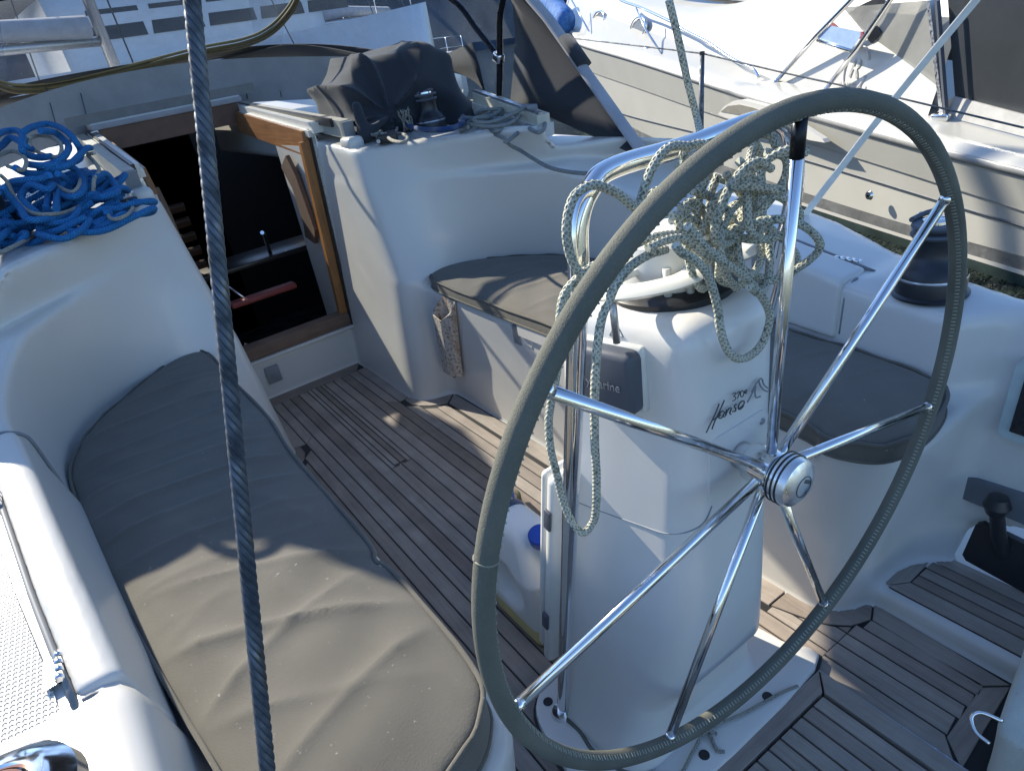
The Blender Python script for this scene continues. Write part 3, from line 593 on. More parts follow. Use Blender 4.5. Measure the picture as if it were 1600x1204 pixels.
# teak sole: each strip a part
link('caulking', mesh([(-.60, -.4, -.004), (.60, -.4, -.004), (.60, 3.28, -.004), (-.60, 3.28, -.004)], [(0, 1, 2, 3)]), CAULK, YA)
def plank(poly, mat=TEAK_Y, z1=0., th=.010, parent=YA, name='plank'):
    return link(name, prism(poly, z1 - th, z1, .0012, 1), mat, parent)
G_ = .0024; PI_ = .0457
def rect(x0, x1, y0, y1): return [(x0 + G_, y0 + G_), (x1 - G_, y0 + G_), (x1 - G_, y1 - G_), (x0 + G_, y1 - G_)]
rnd = random.Random(7)
for s in (-1, 1):
    def P(poly): return [(s * x, y) for x, y in poly][::s]
    for k in range(0, 5):
        x0, x1 = k * PI_, (k + 1) * PI_
        if k == 0:
            plank(P([(G_, 2.205), (.026 - G_, 2.205), (.026 - G_, 3.18), (G_, 3.18)])); plank(P([(.026 + G_, 2.19), (.041, 2.19), (x1 - G_, 2.24), (x1 - G_, 3.18), (.026 + G_, 3.18)]))
            plank(P([(G_, .62), (x1 - G_, .62), (x1 - G_, 2.232), (.041, 2.183), (.012, 2.183), (G_, 2.197)]))
        else:
            cut = rnd.uniform(1.2, 2.3)
            if k == 4: plank(P([(x0 + G_, .62), (x1 - G_, .62), (x1 - G_, 2.66), (x0 + G_, 2.72)])); plank(P([(x0 + G_, 2.725), (x1 - G_, 2.665), (x1 - G_, 3.18 - G_), (x0 + G_, 3.18 - G_)]))
            else: plank(P(rect(x0, x1, .62, 3.18)))
    plank(P([(.2285 + G_, 2.672), (.303, 2.683), (.2945, 2.95), (.2875, 3.182), (.2285 + G_, 3.182)]))           # side border, forward
    plank(P([(.256, 2.666), (.257, 2.604), (.275, 2.558), (.308, 2.514), (.372, 2.470), (.430, 2.524), (.395, 2.538), (.362, 2.556), (.335, 2.588), (.315, 2.63), (.304, 2.678)]))
    plank(P([(.376 + G_, 2.462), (.388, .80), (.460, .80), (.4385, 2.52)]))                                     # long side border
    for k, ye in ((5, 2.60), (6, 2.512), (7, 2.47)):
        x0, x1 = k * PI_, (k + 1) * PI_; x1 = min(x1, .3755)
        if x1 - x0 > .02: plank(P([(x0 + G_, .62), (x1 - G_, .62), (x1 - G_, ye - .045 if k != 7 else 2.455), (x0 + G_, ye)]))
    # S-shaped border and the wider after part of the sole
    plank(P([(.391, .795), (.417, .707), (.436, .668), (.472, .628), (.5205, .608), (.5695, .632), (.555, .650), (.517, .668), (.484, .684), (.462, .712), (.460, .795)]))
    plank(P([(.3680, .622), (.402, .622), (.402, .742), (.389, .79), (.3680, .79)])); plank(P([(.4065, .622), (.4415, .622), (.4415, .650), (.433, .664), (.4145, .702), (.4065, .726)])); plank(P([(.446, .622), (.4665, .625), (.446, .647)]))
    plank(P([(.5225, .604), (.511, .362), (.556, .322), (.5705, .628)]))
    plank(P([(.304, .298), (.552, .320), (.509, .357), (.348, .347)]), TEAK_X)
    for x0, x1, y1 in ((.300, .3525, .62), (.3525, .404, .62), (.404, .4435, .62), (.4435, .4835, .62), (.4835, .5205, .605)):
        ye = {.3525: .395, .300: .35}.get(x0, .36)
        plank(P([(x0 + G_, .35 if x0 > .31 else .31), (x1 - G_, .357 if x0 > .31 else .352), (x1 - G_, y1 + (.0 if x0 < .43 else 0)), (x0 + G_, y1)]))
plank([(-.283, 3.272), (-.226, 3.184), (.226, 3.184), (.283, 3.272)], TEAK_X)
# raised hatch with grating boards under the wheel
HT = .018
plank([(-.293, .597), (-.250, .560), (.250, .560), (.293, .597)], TEAK_X, HT, .03)
for s in (-1, 1):
    plank([(s * x, y) for x, y in [(.293, .593), (.252, .555), (.252, -.3), (.293, -.34)]][::s], TEAK_Y, HT, .03)
for k in range(-6, 7):
    x = k * .0375
    plank(rect(x - .01875, x + .01875, -.3, .555), TEAK_Y, HT - .001, .03)
link('hatch_well', mesh([(-.30, -.4, .001), (.30, -.4, .001), (.30, .604, .001), (-.30, .604, .001)], [(0, 1, 2, 3)]), CAULK, YA)
link('hatch_trim', join([box((s * .2985, .12, .004), (.006, .96, .012)) for s in (-1, 1)]), BRUSH, YA)
# foot steps at the sides of the helm
for s in (-1, 1):
    def P(poly): return [(s * x, y) for x, y in poly][::s]
    z = .058
    link('caulking', prism(P([(.592, .622), (.60, .632), (.765, .640), (.783, .628), (.783, -.2), (.592, -.2)]), .05, z - .004), CAULK, YA)
    plank(P([(.594, .615), (.603, .628), (.765, .637), (.780, .620), (.741, .586), (.640, .583)]), TEAK_X, z, .008)
    plank(P([(.594, .611), (.638, .580), (.638, -.2), (.594, -.2)]), TEAK_Y, z, .008)
    plank(P([(.743, .584), (.781, .616), (.781, -.2), (.743, -.2)]), TEAK_Y, z, .008)
    for x0, x1 in ((.6395, .674), (.674, .7085), (.7085, .742)): plank(P(rect(x0, x1, -.2, .582)), TEAK_Y, z, .008)

# companionway: riser vent, ledge, sill, posts, tracks, carlins, slid-back hatch
link('vent_plate', box((-.155, 3.263, .118), (.068, .006, .088), None, .002), simple('grey_vent', (.23, .24, .26), .5), YA)
link('ledge', box((0, 3.262, .211), (.66, .04, .016), None, .005), GEL, YA)
SIL = link('sill', box((-.0, 3.30, .252), (.60, .085, .066), None, .006), SILLW, YA)
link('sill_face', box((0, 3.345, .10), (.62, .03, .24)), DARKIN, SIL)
for s in (-1, 1):
    pk_ = 0 if s > 0 else .045
    link('frame_post', slab([(s * (x_ + pk_), y_, z_) for x_, y_, z_ in ((.262, 3.278, .28), (.300, 3.278, .28), (.369, 3.285, 1.12), (.322, 3.285, 1.12))][::-s], (0, -1, 0), .035), WOOD, YA)
    link('track_seal', mbox((s * .303, 3.262, .22), (s * .374, 3.272, 1.17), .012, .03, (0, 1, 0)), BLACK, YA)
    WT = link('washboard_track', mbox((s * .320, 3.250, .215), (s * .388, 3.268, 1.185), .026, .03, (0, 1, 0)), BRUSH, YA)
    link('track_lip', mbox((s * .3285, 3.232, .215), (s * .394, 3.252, 1.165), .007, .01, (0, 1, 0)), STEEL, WT)
    link('carlin', slab([(s * .362, 3.29, 1.055), (s * .362, 4.4, 1.16), (s * .372, 4.4, 1.27), (s * .372, 3.29, 1.165)], (s, 0, 0), -.03 if False else .03), WOODX, YA)
    link('hatch_slide', mbox((s * .395, 3.20, 1.172), (s * .395, 4.5, 1.285), .05, .045), WHITEP, YA)
    link('hatch_slide', mbox((s * .372, 3.24, 1.150), (s * .372, 4.5, 1.265), .03, .03), WHITEP, YA)
    link('slide_groove', mbox((s * .408, 3.05, 1.188), (s * .408, 4.6, 1.300), .014, .034), BLACK, YA)
    HR = link('hatch_rail', mbox((s * .438, 2.97, 1.158), (s * .452, 4.95, 1.298), .044, .07), simple('weathered_rail', (.42, .40, .34), .6), YA)
    link('rail_end', mbox((s * .438, 2.945, 1.150), (s * .438, 2.972, 1.152), .05, .075), RUB, HR)
    link('rail_foot', box((s * .43, 2.93, 1.10), (.075, .12, .06), None, .02), GEL, YA)
    link('cabin_side', slab([(s * .330, 3.36, -.2), (s * .330, 3.74, -.2), (s * .345, 3.74, 1.10), (s * .345, 3.36, 1.10)], (s, 0, 0), .012), GEL, YA)
    link('grab_handle', slab([(s * .318, 3.47, .62), (s * .318, 3.60, .64), (s * .318, 3.56, .72), (s * .318, 3.56, .90), (s * .318, 3.64, 1.0), (s * .318, 3.50, 1.06), (s * .318, 3.44, .97), (s * .318, 3.40, .70)], (s, 0, 0), .02), SILLW, YA)
link('sliding_hatch', box((0, 4.72, 1.335), (.80, .66, .035), None, .008), GEL, YA)
link('hatch_lintel', box((0, 4.40, 1.262), (.74, .035, .11)), simple('dark_lintel', (.085, .035, .022), .45, vary=.3), YA)
link('hatch_lip', box((0, 4.375, 1.330), (.80, .03, .028), None, .006), HEM, YA)
link('garage_seal', box((0, 4.42, 1.376), (1.0, .03, .05)), simple('grey_seal', (.16, .17, .18), .6), YA)
# light skirt panel standing across the cabin top, arched
V = []; F = []; n = 40
for i in range(n + 1):
    u = -1 + 2 * i / n; x = 1.10 * u; y = 4.46 + .28 * (1 - u * u) - .75 * abs(u) ** 3; zt = 1.575 - .18 * abs(u) ** 2.2; zb = 1.335 - .14 * abs(u) ** 1.6
    V += [(x, y, zb), (x, y + .03, zt)]
for i in range(n): F.append((2 * i, 2 * i + 2, 2 * i + 3, 2 * i + 1))
SK = [(V[2 * i], V[2 * i + 1]) for i in range(n + 1)]
SKP = link('skirt_panel', mesh(V, F), SKIRT, YA, True)
for i in (10, 13, 25, 29, 32):
    (a, b) = SK[i]; a, b = Vector(a), Vector(b); link('seam', tube([a.lerp(b, .08) + Vector((0, -.004, 0)), a.lerp(b, .8) + Vector((.03, -.004, 0))], .003, 5), DGREY, SKP)
# dark cabin below
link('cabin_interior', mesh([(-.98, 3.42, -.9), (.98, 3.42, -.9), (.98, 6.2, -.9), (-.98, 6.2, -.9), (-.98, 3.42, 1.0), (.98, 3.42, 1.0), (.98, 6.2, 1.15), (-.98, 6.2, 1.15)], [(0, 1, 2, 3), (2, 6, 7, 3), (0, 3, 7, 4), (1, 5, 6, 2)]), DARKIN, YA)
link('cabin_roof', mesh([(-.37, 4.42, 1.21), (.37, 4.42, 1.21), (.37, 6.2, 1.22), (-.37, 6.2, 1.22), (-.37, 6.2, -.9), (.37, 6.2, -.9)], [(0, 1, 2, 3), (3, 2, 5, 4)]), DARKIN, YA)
CST = link('companion_step', box((.02, 3.735, .382), (.36, .075, .03), None, .008), RED, YA)
link('step_bolt', tube([(-.08, 3.70, .40), (-.15, 3.80, .50)], .006, 8), STEEL, CST)
for k in range(6): link('louvre_slat', box((-.42, 4.35, .42 + .085 * k), (.62, .03, .045), Matrix.Rotation(.5, 3, 'X'), .004), simple('louvre_brown_%d' % k, (.060, .034, .022), .45), YA)
link('galley_top', box((.25, 4.5, .42), (.9, .35, .03), None, .006), simple('galley_dark', (.05, .045, .042), .3), YA)
link('tap', tube([(.28, 4.42, .43), (.28, 4.42, .56), (.26, 4.36, .58)], .012, 8), STEEL, YA)
for k in range(3): link('companion_tread', box((.0, 3.78 + .12 * k, .04 - .20 * (k + 1)), (.5, .10, .03)), simple('dark_tread_%d' % k, (.05, .025, .016), .4), YA)
link('ladder_rail', tube([(-.16, 3.80, .14), (-.02, 3.94, .0)], .008, 8), STEEL, YA)
link('galley_rail', tube([(-.30, 4.6, .15), (-.05, 4.9, .30)], .006, 8), STEEL, YA)
# seat locker lid edge and engine panel, throttle, instruments on the starboard side
link('seat_locker_lid', mbox((.446, 1.86, .492), (.446, .72, .492), .03, .045), GEL, YA)
link('locker_recess', mbox((.4455, 1.905, .462), (.4455, 1.865, .462), .016, .07), RUB, YA)
link('locker_catch', mbox((.4465, 1.865, .446), (.4465, 1.80, .446), .012, .025), GEL, YA)
def wallpt(y, z, d=.004): return (.787 + .12 * z - d, y, z)
link('foot_strip', slab([wallpt(y, z) for y, z in ((.612, .292), (.628, .284), (.645, .245), (.636, .236), (.20, .222), (.20, .305), (.45, .300))], (1, 0, 0), .014), simple('grey_strip', (.15, .16, .175), .6), YA)
TPL = link('throttle_plate', slab([wallpt(y, z, .008) for y, z in ((.508, .194), (.520, .184), (.532, .090), (.522, .078), (.38, .062), (.36, .07), (.36, .182))], (1, 0, 0), .016), BLACK, YA)
th = link('throttle_lever', join([tube([(.79, .455, .13), (.768, .466, .20), (.755, .472, .262)], lambda s: .018 - .003 * s, 12), lathe([(0, -.026), (.02, -.022), (.028, 0), (.02, .022), (0, .026)], 18, None, (.752, .474, .288))]), BLACK, TPL)
link('throttle_button', lathe([(0, .004), (.009, .003), (.010, 0)], 14, (-1, 0, 0), (.786, .492, .098)), REDD, TPL)
link('throttle_label', slab([wallpt(y, z, .0095) for y, z in ((.428, .125), (.428, .098), (.395, .095), (.395, .122))], (1, 0, 0), .002), simple('pale_label', (.3, .32, .34), .5), TPL)
POD = link('display_pod', slab([wallpt(y, z, .012) for y, z in ((.508, .612), (.516, .60), (.520, .44), (.512, .430), (.34, .42), (.34, .61))], (1, 0, 0), .02), simple('frosted_pod', (.42, .50, .50), .25), YA)
link('chart_display', slab([wallpt(y, z, .020) for y, z in ((.492, .586), (.496, .452), (.37, .445), (.37, .58))], (1, 0, 0), .02), simple('black_screen', (.012, .014, .018), .15), POD)
link('round_cover', tube([wallpt(.40 + .05 * max(-.7, min(.7, 1.2 * math.cos(a))), .385 + .05 * max(-.7, min(.7, 1.2 * math.sin(a))), .0) for a in np.linspace(0, 2 * math.pi, 25)], .002, 6), INK, YA)
# toe rail
for s in (-1, 1):
    pts = [(s * (float(np.interp(y, [-1, .5, .585, .74, .87, 1.17, 1.44, 2.0, 3.0, 5.4], [.90, .92, .935, .985, 1.06, 1.19, 1.29, 1.39, 1.46, 1.40])) - .012), y, float(np.interp(y, ZY, ZZ)) - .035 + .0) for y in np.linspace(-.4, 4.8, 30)]
    link('toe_rail', tube(pts, .012, 8), GEL, YA)

# ------------------------------------------------------------------ cushions
def cushion(name, label, outl, z0, z1, sgn, wr):
    root = thing(name, label, 'cushion', (outl[0][0], outl[0][1], z0))
    P = [(p.x, p.y) for p in catmull([(x, y, 0) for x, y in outl], 5, True)]
    xs = [p[0] for p in P]; ys = [p[1] for p in P]
    h = .0085; lo = (min(xs) - .03, min(ys) - .03, z0 - .02); hi = (max(xs) + .03, max(ys) + .03, z1 + .04)
    gx = np.arange(lo[0], hi[0] + .02, .012); gy = np.arange(lo[1], hi[1] + .02, .012)
    PD = polydist(gx[:, None], gy[None, :], P)
    def pd(x, y):
        x, y = np.broadcast_arrays(x, y)
        fx = np.clip((x - lo[0]) / .012, 0, len(gx) - 1.001); fy = np.clip((y - lo[1]) / .012, 0, len(gy) - 1.001)
        i = fx.astype(int); j = fy.astype(int); u = fx - i; v = fy - j
        return PD[i, j] * (1 - u) * (1 - v) + PD[i + 1, j] * u * (1 - v) + PD[i, j + 1] * (1 - u) * v + PD[i + 1, j + 1] * u * v
    def top(x, y, d):
        puff = np.clip(-d / .14, 0, 1); e = puff * (2 - puff)
        w = .0
        for a, b, f, am, ph, y0, sp in wr:
            q = a * x + b * y
            w = w + am * np.exp(-((y - y0) / sp) ** 2) * (1 - np.abs(np.sin(q * f + ph + .7 * np.sin(5 * x + y0 * 9)))) ** 3
        return z1 - .012 + .020 * e + (w + .0022 * np.sin(31 * y + 6 * np.sin(7 * x)) * np.sin(11 * x + 2)) * np.clip(puff * 1.8, 0, 1)
    def f(x, y, z):
        d = pd(x, y)
        return smax(smax(d, z - top(x, y, d), .014), z0 - z, .014)
    CV_ = link('cover', surface(f, lo, hi, h, 2), CUSH, root)
    n = len(P); pts = []
    for i in range(n):
        pts.append((P[i][0], P[i][1], z1 - .012 + .0022 * math.sin(i * 1.7)))
    link('piping', tube(pts, .0042, 7, True), CUSH, CV_)
    link('piping', tube([(x, y, z0 + .012) for x, y in P], .0038, 6, True), CUSH, CV_)
    return root
wr = [(.35, 1., 17, .011, .4, 1.0, .22), (.25, 1., 26, .009, 1.2, 1.55, .28), (-.3, 1., 15, .010, 2.2, .85, .2), (.2, 1., 19, .006, .2, 2.1, .3), (1., .35, 18, .004, 1., 1.2, .4)]
cushion('seat_cushion', 'charcoal seat cushion on the port bench, sunlit at its near end behind the twisted wire', [(-.462, .70), (-.462, .96), (-.474, 1.02), (-.462, 1.10), (-.466, 1.55), (-.452, 1.80), (-.462, 2.2), (-.466, 2.50), (-.505, 2.575), (-.60, 2.555), (-.75, 2.395), (-.875, 2.22), (-.942, 2.0), (-.942, 1.8), (-.93, 1.6), (-.902, 1.36), (-.875, 1.14), (-.832, .85), (-.785, .60), (-.70, .545), (-.56, .575), (-.49, .62)], .505, .592, -1, wr)
cushion('seat_cushion', 'charcoal seat cushion on the starboard bench, running behind the pedestal and wheel spokes', [(.405, .68), (.43, .80), (.432, 1.5), (.430, 2.0), (.436, 2.42), (.470, 2.545), (.56, 2.60), (.66, 2.56), (.78, 2.44), (.895, 2.26), (.945, 2.08), (.945, 1.9), (.925, 1.6), (.885, 1.35), (.80, 1.03), (.79, .86), (.755, .655), (.70, .585), (.56, .555), (.45, .58)], .505, .570, 1, [(.3, 1., 17, .006, .4, 2.0, .25), (.9, .5, 14, .005, 1.2, 1.6, .3), (.2, 1., 21, .004, .6, 1.0, .3)])

# ------------------------------------------------------------------ steering pedestal
PD_ = thing('steering_pedestal', 'white tapered steering pedestal with compass, guard rail and grey instrument cover', 'pedestal', (0, .75, 0))
def pedf(x, y, z):
    wa = np.interp(z, [-.1, .0, .12, .22, .4, .6, .8, 1.05], [.222, .22, .180, .160, .128, .108, .099, .090])
    wf = np.interp(z, [-.1, .0, .12, .22, .4, .6, .8, 1.05], [.225, .222, .192, .182, .168, .158, .150, .142])
    ya = np.interp(z, [-.1, .0, .10, .20, .26, .4, .6, .8, 1.05], [.668, .668, .676, .656, .622, .600, .583, .572, .562])
    yf = np.interp(z, [-.1, .0, .2, .5, .85, 1.05], [.955, .95, .925, .872, .83, .80])
    cy = (ya + yf) / 2; hy = (yf - ya) / 2; r = np.interp(z, [0, .3, 1.], [.07, .055, .04])
    w = wa + (wf - wa) * np.clip((y - ya) / (yf - ya), 0, 1.2)
    qx = np.abs(x) - w + r; qy = np.abs(y - cy) - hy + r
    d = np.sqrt(np.maximum(qx, 0) ** 2 + np.maximum(qy, 0) ** 2) + np.minimum(np.maximum(qx, qy), 0) - r
    d = smax(d, z - (1.020 + .05 * (y - .65)), .05)
    return d
link('column', surface(pedf, (-.26, .52, -.01), (.26, .99, 1.06), .0095, 2), GEL2, PD_)
base = [(-.285, .602), (.285, .602), (.300, .70), (.285, .80), (.255, .90), (.195, .995), (.09, 1.03), (-.09, 1.03), (-.195, .995), (-.262, .94), (-.288, .82), (-.30, .70)]
bp = [(p.x, p.y) for p in catmull([(x, y, 0) for x, y in base], 4, True)]
BPL = link('base_plate', autosmooth(prism(bp, -.004, .026, .008), 40), GEL2, PD_)
link('base_seal', autosmooth(prism([(x * 1.025, .81 + (y - .81) * 1.02) for x, y in bp], -.003, .010), 40), BLACK, PD_)
for x, y in ((-.222, .945), (-.055, .626), (.222, .945), (.15, .626)):
    link('screw', join([lathe([(0, .0015), (.011, .001), (.012, -.002)], 14, None, (x, y, .027)), ]), BLACK, BPL)
link('sealant', tube(catmull([(-.222, .90, .028), (-.215, .84, .028), (-.222, .78, .028), (-.20, .70, .029), (-.14, .645, .029)], 6), .0045, 6), simple('dirty_sealant', (.13, .13, .11), .8), BPL)
# moulding seam round the column
sm = [(-.1483, .8115, .6413), (-.1403, .7676, .6433), (-.1228, .6735, .6514), (-.1135, .6244, .6573), (-.0946, .5935, .6677), (-.0721, .580, .6809), (-.0574, .5765, .7059)]
link('column_seam', tube(catmull(sm, 5), .0012, 5), INKG, PD_)
link('shaft_housing', lathe([(.050, -.07), (.0515, -.022), (.049, -.016), (.034, -.014), (0, -.014)], 40, (0, -1, -.06), (0, .5585, .774)), GEL2, PD_)
# guard rail with leaning legs
def leg(s, t): return Vector((s * .215, .90 - .243 * t, .018 + t))
gp = [leg(-1, 0), leg(-1, .3), leg(-1, .6), leg(-1, .9), leg(-1, 1.02), Vector((-.214, .634, 1.12)), Vector((-.205, .632, 1.19)), Vector((-.178, .634, 1.224)), Vector((-.134, .64, 1.236)), Vector((0, .645, 1.232))]
gp = gp + [Vector((-p.x, p.y, p.z)) for p in gp[:-1][::-1]]
link('guard_rail', tube(catmull(gp, 6), .0135, 14), STEEL, PD_)
for s in (-1, 1):
    link('guard_foot', lathe([(.0, .012), (.022, .010), (.026, 0)], 20, None, (s * .215, .90, .026)), STEEL, PD_)
# compass under a slotted white ring on four posts
cx, cy = .012, .705
link('compass_base', lathe([(.098, 0), (.100, .012), (.092, .018), (.06, .02)], 40, None, (cx, cy, 1.016)), BLACK, PD_)
CMP = link('compass', lathe([(.070, .012), (.073, .06), (.066, .088), (.048, .100), (0, .105)], 36, None, (cx, cy, 1.012)), WHITEP, PD_)
for k in range(5):
    a = -2.4 + .42 * k; link('compass_rib', tube([(cx + .076 * math.cos(a), cy + .076 * math.sin(a), 1.03), (cx + .074 * math.cos(a), cy + .074 * math.sin(a), 1.075)], .006, 8), WHITEP, CMP)
def wing(sx):
    V = []; F = []; n = 48
    for i in range(n):
        a = 2 * math.pi * i / n; q = []
        for (ox, oy), ra, rb in (((.088, -.050), .086, .050), ((.076, -.036), .050, .025)):
            u, v = ra * math.cos(a), rb * math.sin(a) * (1 - .25 * math.cos(a)); c_, s_ = math.cos(.25), math.sin(.25)
            q.append((cx + sx * (ox + u * c_ - v * s_), cy + oy + u * s_ + v * c_))
        (xo, yo), (xi, yi) = q; m = lambda t: (xi + (xo - xi) * t, yi + (yo - yi) * t)
        for t, z in ((0, 1.064), (0, 1.070), (.15, 1.073), (.8, 1.073), (1., 1.067), (.85, 1.061)): V.append((*m(t), z))
    for i in range(n):
        for j in range(6): F.append((i * 6 + j, ((i + 1) % n) * 6 + j, ((i + 1) % n) * 6 + (j + 1) % 6, i * 6 + (j + 1) % 6))
    return autosmooth(from_bm_(V, F), 50)
def from_bm_(V, F):
    bm = bmesh.new(); bm.from_mesh(mesh(V, F)); return from_bm(bm)
m_, t_, p_ = newmat('translucent_ring'); p_.inputs['Base Color'].default_value = (.78, .76, .68, 1); p_.inputs['Roughness'].default_value = .3; p_.inputs['Subsurface Weight'].default_value = .3; p_.inputs['Subsurface Radius'].default_value = (.02, .02, .015)
for sx in (-1, 1):
    CW = link('compass_wing', wing(sx), m_, PD_)
    for px_, py_ in ((.026, -.062), (.150, -.040)):
        x, y = cx + sx * px_, cy + py_
        link('ring_post', tube([(x, y, .995), (x, y, 1.066)], .0056, 10), BRUSH, CW); link('ring_bolt', lathe([(0, .003), (.005, .002), (.006, 0)], 12, None, (x, y, 1.072)), simple('rust', (.12, .06, .03), .6), CW)
# grey instrument cover on the port cheek
ic = link('instrument_cover', box((-.138, .700, .932), (.042, .124, .098), Matrix.Rotation(.21, 3, 'Z') @ Matrix.Rotation(.06, 3, 'Y'), .012, 3), DGREY, PD_)
link('instrument_tray', box((-.124, .703, .932), (.02, .130, .104), Matrix.Rotation(.21, 3, 'Z') @ Matrix.Rotation(.06, 3, 'Y'), .006, 2), WHITEP, ic)
tri = [(-.120, .7007, .9894), (-.110, .6957, 1.0085), (-.1145, .678, .9911)]
link('cover_mark', tube(tri, .0011, 5, True), INKG, ic)
# folded table leaf standing against the forward side
TLF = link('table_leaf', box((0, .880, .43), (.40, .028, .60), Matrix.Rotation(-.255, 3, 'X').inverted(), .012, 3), WHITEP, PD_)
link('table_leaf', box((0, .908, .44), (.385, .020, .57), Matrix.Rotation(-.255, 3, 'X').inverted(), .010, 3), WHITEP, PD_)
for z in (.62, .30):
    link('table_catch', box((-.203, .880 + .26 * (.43 - z), z), (.006, .018, .05), Matrix.Rotation(.255, 3, 'X'), .002), DGREY, TLF)
# wheel shaft plate, screws
SPL = link('shaft_plate', slab([(-.066, .5675, .818), (-.052, .5670, .832), (.052, .5670, .832), (.066, .5675, .818), (.066, .5735, .725), (.052, .5745, .71), (-.052, .5745, .71), (-.066, .5735, .725)], (0, -1, 0), .008), GEL2, PD_)
for x, z in ((-.052, .812), (.052, .812)): link('plate_screw', lathe([(0, .002), (.005, .0015), (.006, 0)], 12, (0, -1, 0), (x, .5675, z)), BRUSH, SPL)

# lettering on the after face: strokes in the plane of the face
def face(u, v): return Vector((u, .5655 - .0 + .055 * (.95 - v) - .004, v))
def stroke(name, pts, r, mat, close=False, n=5):
    return tube(catmull([face(*p) for p in pts], n), r, 5, flat=1.)
def strokes(keys, r, mat, name):
    ms = []
    for k in keys:
        pts = [Vector((x, .5655 + .055 * (.95 - z) * .8 - .0065, z)) for x, y, z in T['L_' + k]]
        ms.append(tube(catmull(pts, 5), r, 5))
    return link(name, join(ms), mat, PD_)
strokes(('H1', 'H2', 'H3', 'a', 'n', 's', 'e'), .0011, INK, 'name_lettering')
strokes(('n3', 'n7', 'n0', 'ne'), .0008, INK, 'number_lettering')
strokes(('w1', 'w2', 'w3'), .0013, INKG, 'wave_emblem')
def text(body, size, mat, parent, M, name, ext=.0006, shear=0., sx=1.):
    c = bpy.data.curves.new('t', 'FONT'); c.body = body; c.size = size; c.extrude = ext; c.shear = shear; c.align_x = 'CENTER'; c.align_y = 'CENTER'
    o = bpy.data.objects.new('t', c); COL.objects.link(o)
    dg = bpy.context.evaluated_depsgraph_get(); me = bpy.data.meshes.new_from_object(o.evaluated_get(dg)); bpy.data.objects.remove(o)
    me.transform(M @ Matrix.Diagonal((sx, 1, 1, 1))); return link(name, me, mat, parent)
def frame(o, xax, yax):
    x = Vector(xax).normalized(); y = Vector(yax).normalized(); n = x.cross(y).normalized(); y = n.cross(x)
    return Matrix(((x.x, y.x, n.x, o[0]), (x.y, y.y, n.y, o[1]), (x.z, y.z, n.z, o[2]), (0, 0, 0, 1)))
text('raymarine', .019, simple('cover_print', (.20, .22, .25), .5), ic, frame((-.1600, .690, .930), (.213, -.977, 0), (.06, .013, 1)), 'cover_lettering')

# ------------------------------------------------------------------ steering wheel
WC = Vector((.001, .516, .773)); WR = .5027; tl = -.06
EX = Vector((1, 0, 0)); EY = Vector((0, math.sin(tl), math.cos(tl))); EN = EX.cross(EY) # points aft
if EN.y > 0: EN = -EN
WH = thing('helm', 'large seven spoked steering wheel with stitched olive leather rim and chrome spokes', 'steering wheel', WC)
def wp(a, r, n=0.): return WC + EX * math.cos(a) * r + EY * math.sin(a) * r + EN * n
RIM = link('rim', tube([wp(2 * math.pi * i / 160, WR) for i in range(160)], .0134, 16, True), LEATHER, WH)
ms = []
rnd = random.Random(3)
for i in range(430):
    a = 2 * math.pi * i / 430; c = wp(a, WR - .0115, .0068); d = (wp(a + .01, WR) - wp(a, WR)).normalized(); q = wp(a, 1.) - WC
    ms.append(mbox(c - EN * .003 - q * .0008, c + EN * .003 + q * .0028 * (1 if i % 2 else .4), .0017, .0017, d))
st = link('stitching', join(ms), simple('pale_thread', (.34, .34, .27), .8), RIM); st['kind'] = 'stuff'
link('rim_joint', tube([wp(2.84, WR) + (wp(2.84, WR + .0136) - wp(2.84, WR)) * math.cos(b) + EN * .0138 * math.sin(b) for b in np.linspace(0, 2 * math.pi, 17)], .0012, 5), simple('joint_thread', (.24, .23, .18), .8), RIM)
for k in range(7):
    a = math.pi / 2 - k * 2 * math.pi / 7 - .0153
    SPK = link('spoke', tube([wp(a, .026), wp(a, WR - .010)], .0079, 14), STEEL, WH)
    link('spoke_ferrule', tube([wp(a, WR - .055 if k == 0 else WR - .020), wp(a, WR - .010)], .0086, 14), DARKT if k == 0 else STEEL, SPK)
link('hub', lathe([(.0, -.035), (.026, -.035), (.030, -.03), (.033, -.012), (.033, .012), (.028, .018), (0, .018)], 40, EN, WC), STEEL, WH)
HCP = link('hub_cap', lathe([(.034, .016), (.0385, .020), (.0385, .040), (.036, .048), (.025, .055), (0, .058)], 44, EN, WC), metal('satin_cap', (.82, .83, .84), .28), WH)
for n_ in (.0215, .0285, .0355): link('cap_ring', tube([wp(b, .0386, n_) for b in np.linspace(0, 2 * math.pi, 41)[:-1]], .0017, 6, True), BLACK, HCP)
link('cap_badge', tube([wp(b, .0165, .0565) for b in np.linspace(0, 2 * math.pi, 31)[:-1]], .0007, 5, True), INK, HCP)
link('cap_lettering', join([tube([wp(.9, .012, .0578) + EX * .0015 * i * 2 - EY * .002 * i, wp(.9, .006, .0580) + EX * .003 * i - EY * .002 * i], .0006, 4) for i in range(-2, 3)]), INK, HCP)
link('shaft', tube([WC - EN * .01, WC - EN * .06], .022, 20), STEEL, WH)

